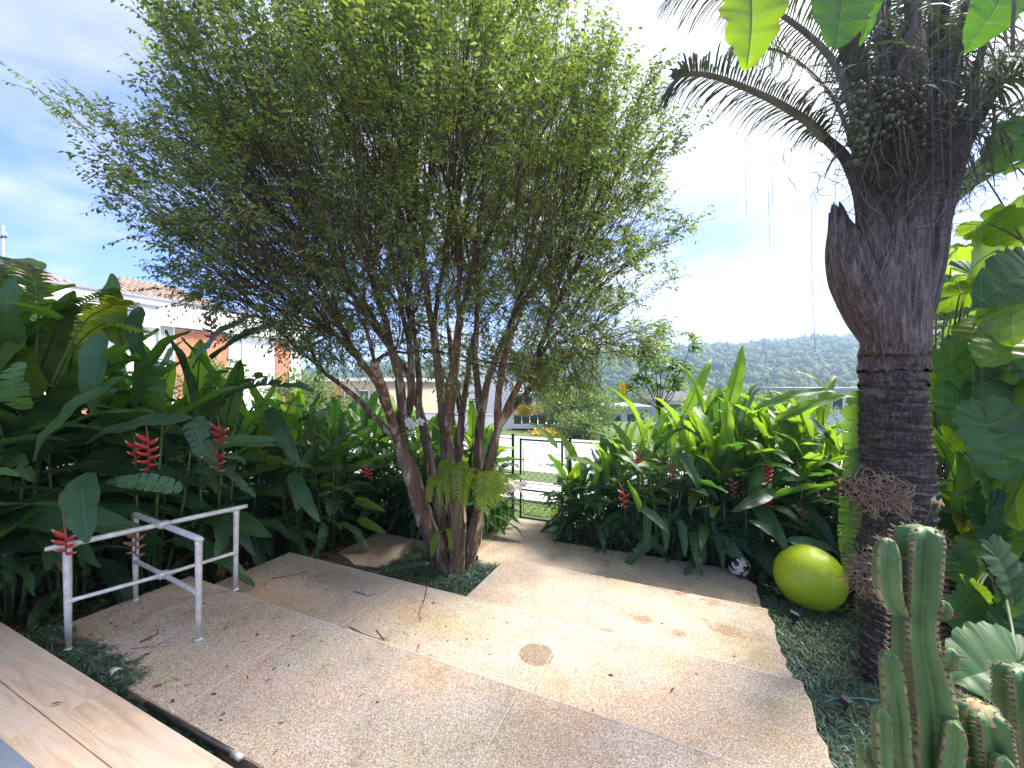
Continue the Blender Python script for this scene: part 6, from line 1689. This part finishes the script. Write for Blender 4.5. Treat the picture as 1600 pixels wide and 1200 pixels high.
def cactus(name, lab, base, arms):
    root = thing(name, lab, 'cactus', base)
    for ai, (path, rads, nrib, rot, scar) in enumerate(arms):
        P = [Vector(p) for p in path]; L = sum((P[i+1]-P[i]).length for i in range(len(P)-1)); K = max(10, int(L/.008)); nsec = nrib*12
        V = []; UV = []; sp_ = MB(); r2 = random.Random(ai*7+3)
        pit = .034
        for i in range(K+1):
            f = i/K; x = f*(len(P)-1); j = min(int(x), len(P)-2); q_ = x-j
            p0, p1, p2, p3 = P[max(j-1, 0)], P[j], P[j+1], P[min(j+2, len(P)-1)]
            c_ = .5*((2*p1)+(p2-p0)*q_+(2*p0-5*p1+4*p2-p3)*q_*q_+(3*p1-p0-3*p2+p3)*q_**3)
            R_ = .82*(rads[j]*(1-q_)+rads[j+1]*q_)
            d_ = L*(1-f); endr = math.sqrt(max(0.0, 1-(1-min(1, d_/(R_*1.7)))**2))
            R_ *= .04+.96*endr
            sc_ph = (f*L/pit+ai*.3) % 1
            scal = abs(math.sin(PI*sc_ph))
            for k in range(nsec):
                th = 2*PI*k/nsec; ribp = abs(math.cos(th*nrib/2)); rib = ribp**1.4
                r = R_*(.58+.42*rib)*(1-.075*scal*rib**4)
                V.append(c_+Vector((math.cos(th+rot)*r, math.sin(th+rot)*r, 0))); UV.append((rib, f))
            if i % max(1, round(pit/(L/K))) == 0 and R_ > .015:
                for kk in range(nrib):
                    th = 2*PI*kk/nrib+rot; rp = c_+Vector((math.cos(th)*R_*.985, math.sin(th)*R_*.985, 0)); rd = Vector((math.cos(th), math.sin(th), 0)); tg_ = Vector((-rd.y, rd.x, 0))
                    for sgn in (-1, 1, 0):
                        e = rp+(rd*.8+tg_*sgn*.8+Vector((0, 0, .4 if sgn == 0 else r2.uniform(-.2, .4))))*r2.uniform(.010, .019)
                        sp_.tube([rp, e], [.0011, .0003], 3, 0, False)
                    sp_.tube([rp-rd*.002, rp+rd*.0015], [.0035, .002], 5)
        Fs = [(i*nsec+k, i*nsec+(k+1) % nsec, (i+1)*nsec+(k+1) % nsec, (i+1)*nsec+k) for i in range(K) for k in range(nsec)]
        Fs.append(tuple(K*nsec+k for k in range(nsec)))
        mb = MB(); mb.add(V, Fs, 0, UV); o = mb.build('column' if ai == 0 else 'arm', M['cactus'], root)
        sp2 = sp_.build('spines', M['spine'], o); sp2['kind'] = 'stuff'
        if scar:
            mb = MB(); rr_ = rads[-1]
            mb.lathe([(rr_*.50, -.030), (rr_*.60, -.022), (rr_*.46, -.006), (rr_*.25, .002), (0, .006)], P[-1], 18)
            mb.v = [(x+r2.uniform(-.003, .003), y+r2.uniform(-.003, .003), z+r2.uniform(-.004, .004)) for x, y, z in mb.v]
            mb.build('scarred_top', M['scar'], o)
    return root
cy = 1.02
def cq(u, v, Y=cy): return at(u, v, Y)
cb = Vector((cq(1440, 600).x, cy, gz(*ST(cq(1440, 600)))))
cactus('columnar_cactus', 'tall green columnar cactus with spiny ribs and side arms in the lower right corner', cb, [
    ([Vector((cb.x, cy, cb.z-.03)), cq(1448, 1200), cq(1445, 1080), cq(1432, 985), cq(1436, 900), cq(1440, 822)], [.075, .082, .082, .058, .062, .064], 5, -PI/2+.15, False),
    ([cq(1425, 965), cq(1402, 955), cq(1388, 925), cq(1385, 880), cq(1386, 840)], [.020, .034, .040, .040, .036], 4, .3, False),
    ([cq(1455, 965, 1.0), cq(1468, 962, .99), cq(1474, 950, .98), cq(1474, 938, .98)], [.012, .024, .025, .018], 5, 0, False),
    ([cq(1465, 1045, 1.0), cq(1478, 1040, .98), cq(1484, 1025, .97), cq(1485, 1012, .97)], [.014, .026, .026, .018], 4, .2, False),
    ([cq(1440, 1230, .99), cq(1408, 1190, .98), cq(1400, 1120, .98), cq(1394, 1060, .98), cq(1390, 1018, .98)], [.02, .036, .038, .036, .030], 4, .2, False),
    ([cq(1420, 1240, .95), cq(1383, 1200, .95), cq(1378, 1150, .95), cq(1376, 1105, .95)], [.015, .026, .026, .024], 4, .5, False),
    ([cq(1470, 1240, .96), cq(1484, 1190, .95), cq(1490, 1150, .95), cq(1487, 1125, .95)], [.02, .034, .032, .026], 4, .1, False),
])
c2 = Vector((cq(1535, 600, .98).x, .98, gz(*ST(cq(1535, 600, .98)))))
cactus('columnar_cactus', 'shorter cactus with corky brown scarred top at the bottom right', c2, [
    ([Vector((c2.x, c2.y, c2.z-.03)), cq(1540, 1250, .98), cq(1535, 1170, .98), cq(1528, 1100, .98)], [.06, .075, .073, .066], 5, -PI/2+.4, True),
    ([cq(1520, 1290, .93), cq(1560, 1230, .92), cq(1566, 1180, .92)], [.02, .03, .028], 4, .3, False)])
c3 = Vector((cq(1605, 600, 1.1).x, 1.1, gz(*ST(cq(1605, 600, 1.1)))))
cactus('columnar_cactus', 'cactus column cut by the right edge of the photo', c3, [
    ([Vector((c3.x, c3.y, c3.z-.03)), cq(1605, 1250, 1.1), cq(1600, 1140, 1.1), cq(1590, 1042, 1.1)], [.06, .07, .07, .06], 5, -PI/2+.1, False)])
c4 = Vector((cq(1358, 600, 1.0).x, 1.0, gz(*ST(cq(1358, 600, 1.0)))))
cactus('columnar_cactus', 'small slanting cactus shoots left of the tall cactus at the bottom edge', c4, [
    ([cq(1392, 1262, 1.0), cq(1375, 1222, 1.0), cq(1360, 1190, 1.0), cq(1353, 1163, 1.0)], [.02, .030, .028, .022], 4, .6, False),
    ([cq(1372, 1270, .95), cq(1352, 1232, .95), cq(1345, 1200, .95), cq(1343, 1188, .95)], [.015, .022, .02, .015], 4, .2, False)])

# ================================================================== HAZE
mb = MB(); mb.prism([(-700, -60), (1100, -60), (1100, 640), (-700, 640)], -16, 75)
hm = bpy.data.materials.new('haze'); hm.use_nodes = True; t = hm.node_tree; t.nodes.clear()
pv = N(t, 'ShaderNodeVolumePrincipled'); pv.inputs['Color'].default_value = (.55, .74, 1, 1); pv.inputs['Density'].default_value = .0010
pv.inputs['Anisotropy'].default_value = .3
out = N(t, 'ShaderNodeOutputMaterial'); t.links.new(pv.outputs[0], out.inputs['Volume'])
hz_o = mb.build('haze', hm); tag(hz_o, 'pale blue haze filling the valley air', 'haze', kind='stuff')
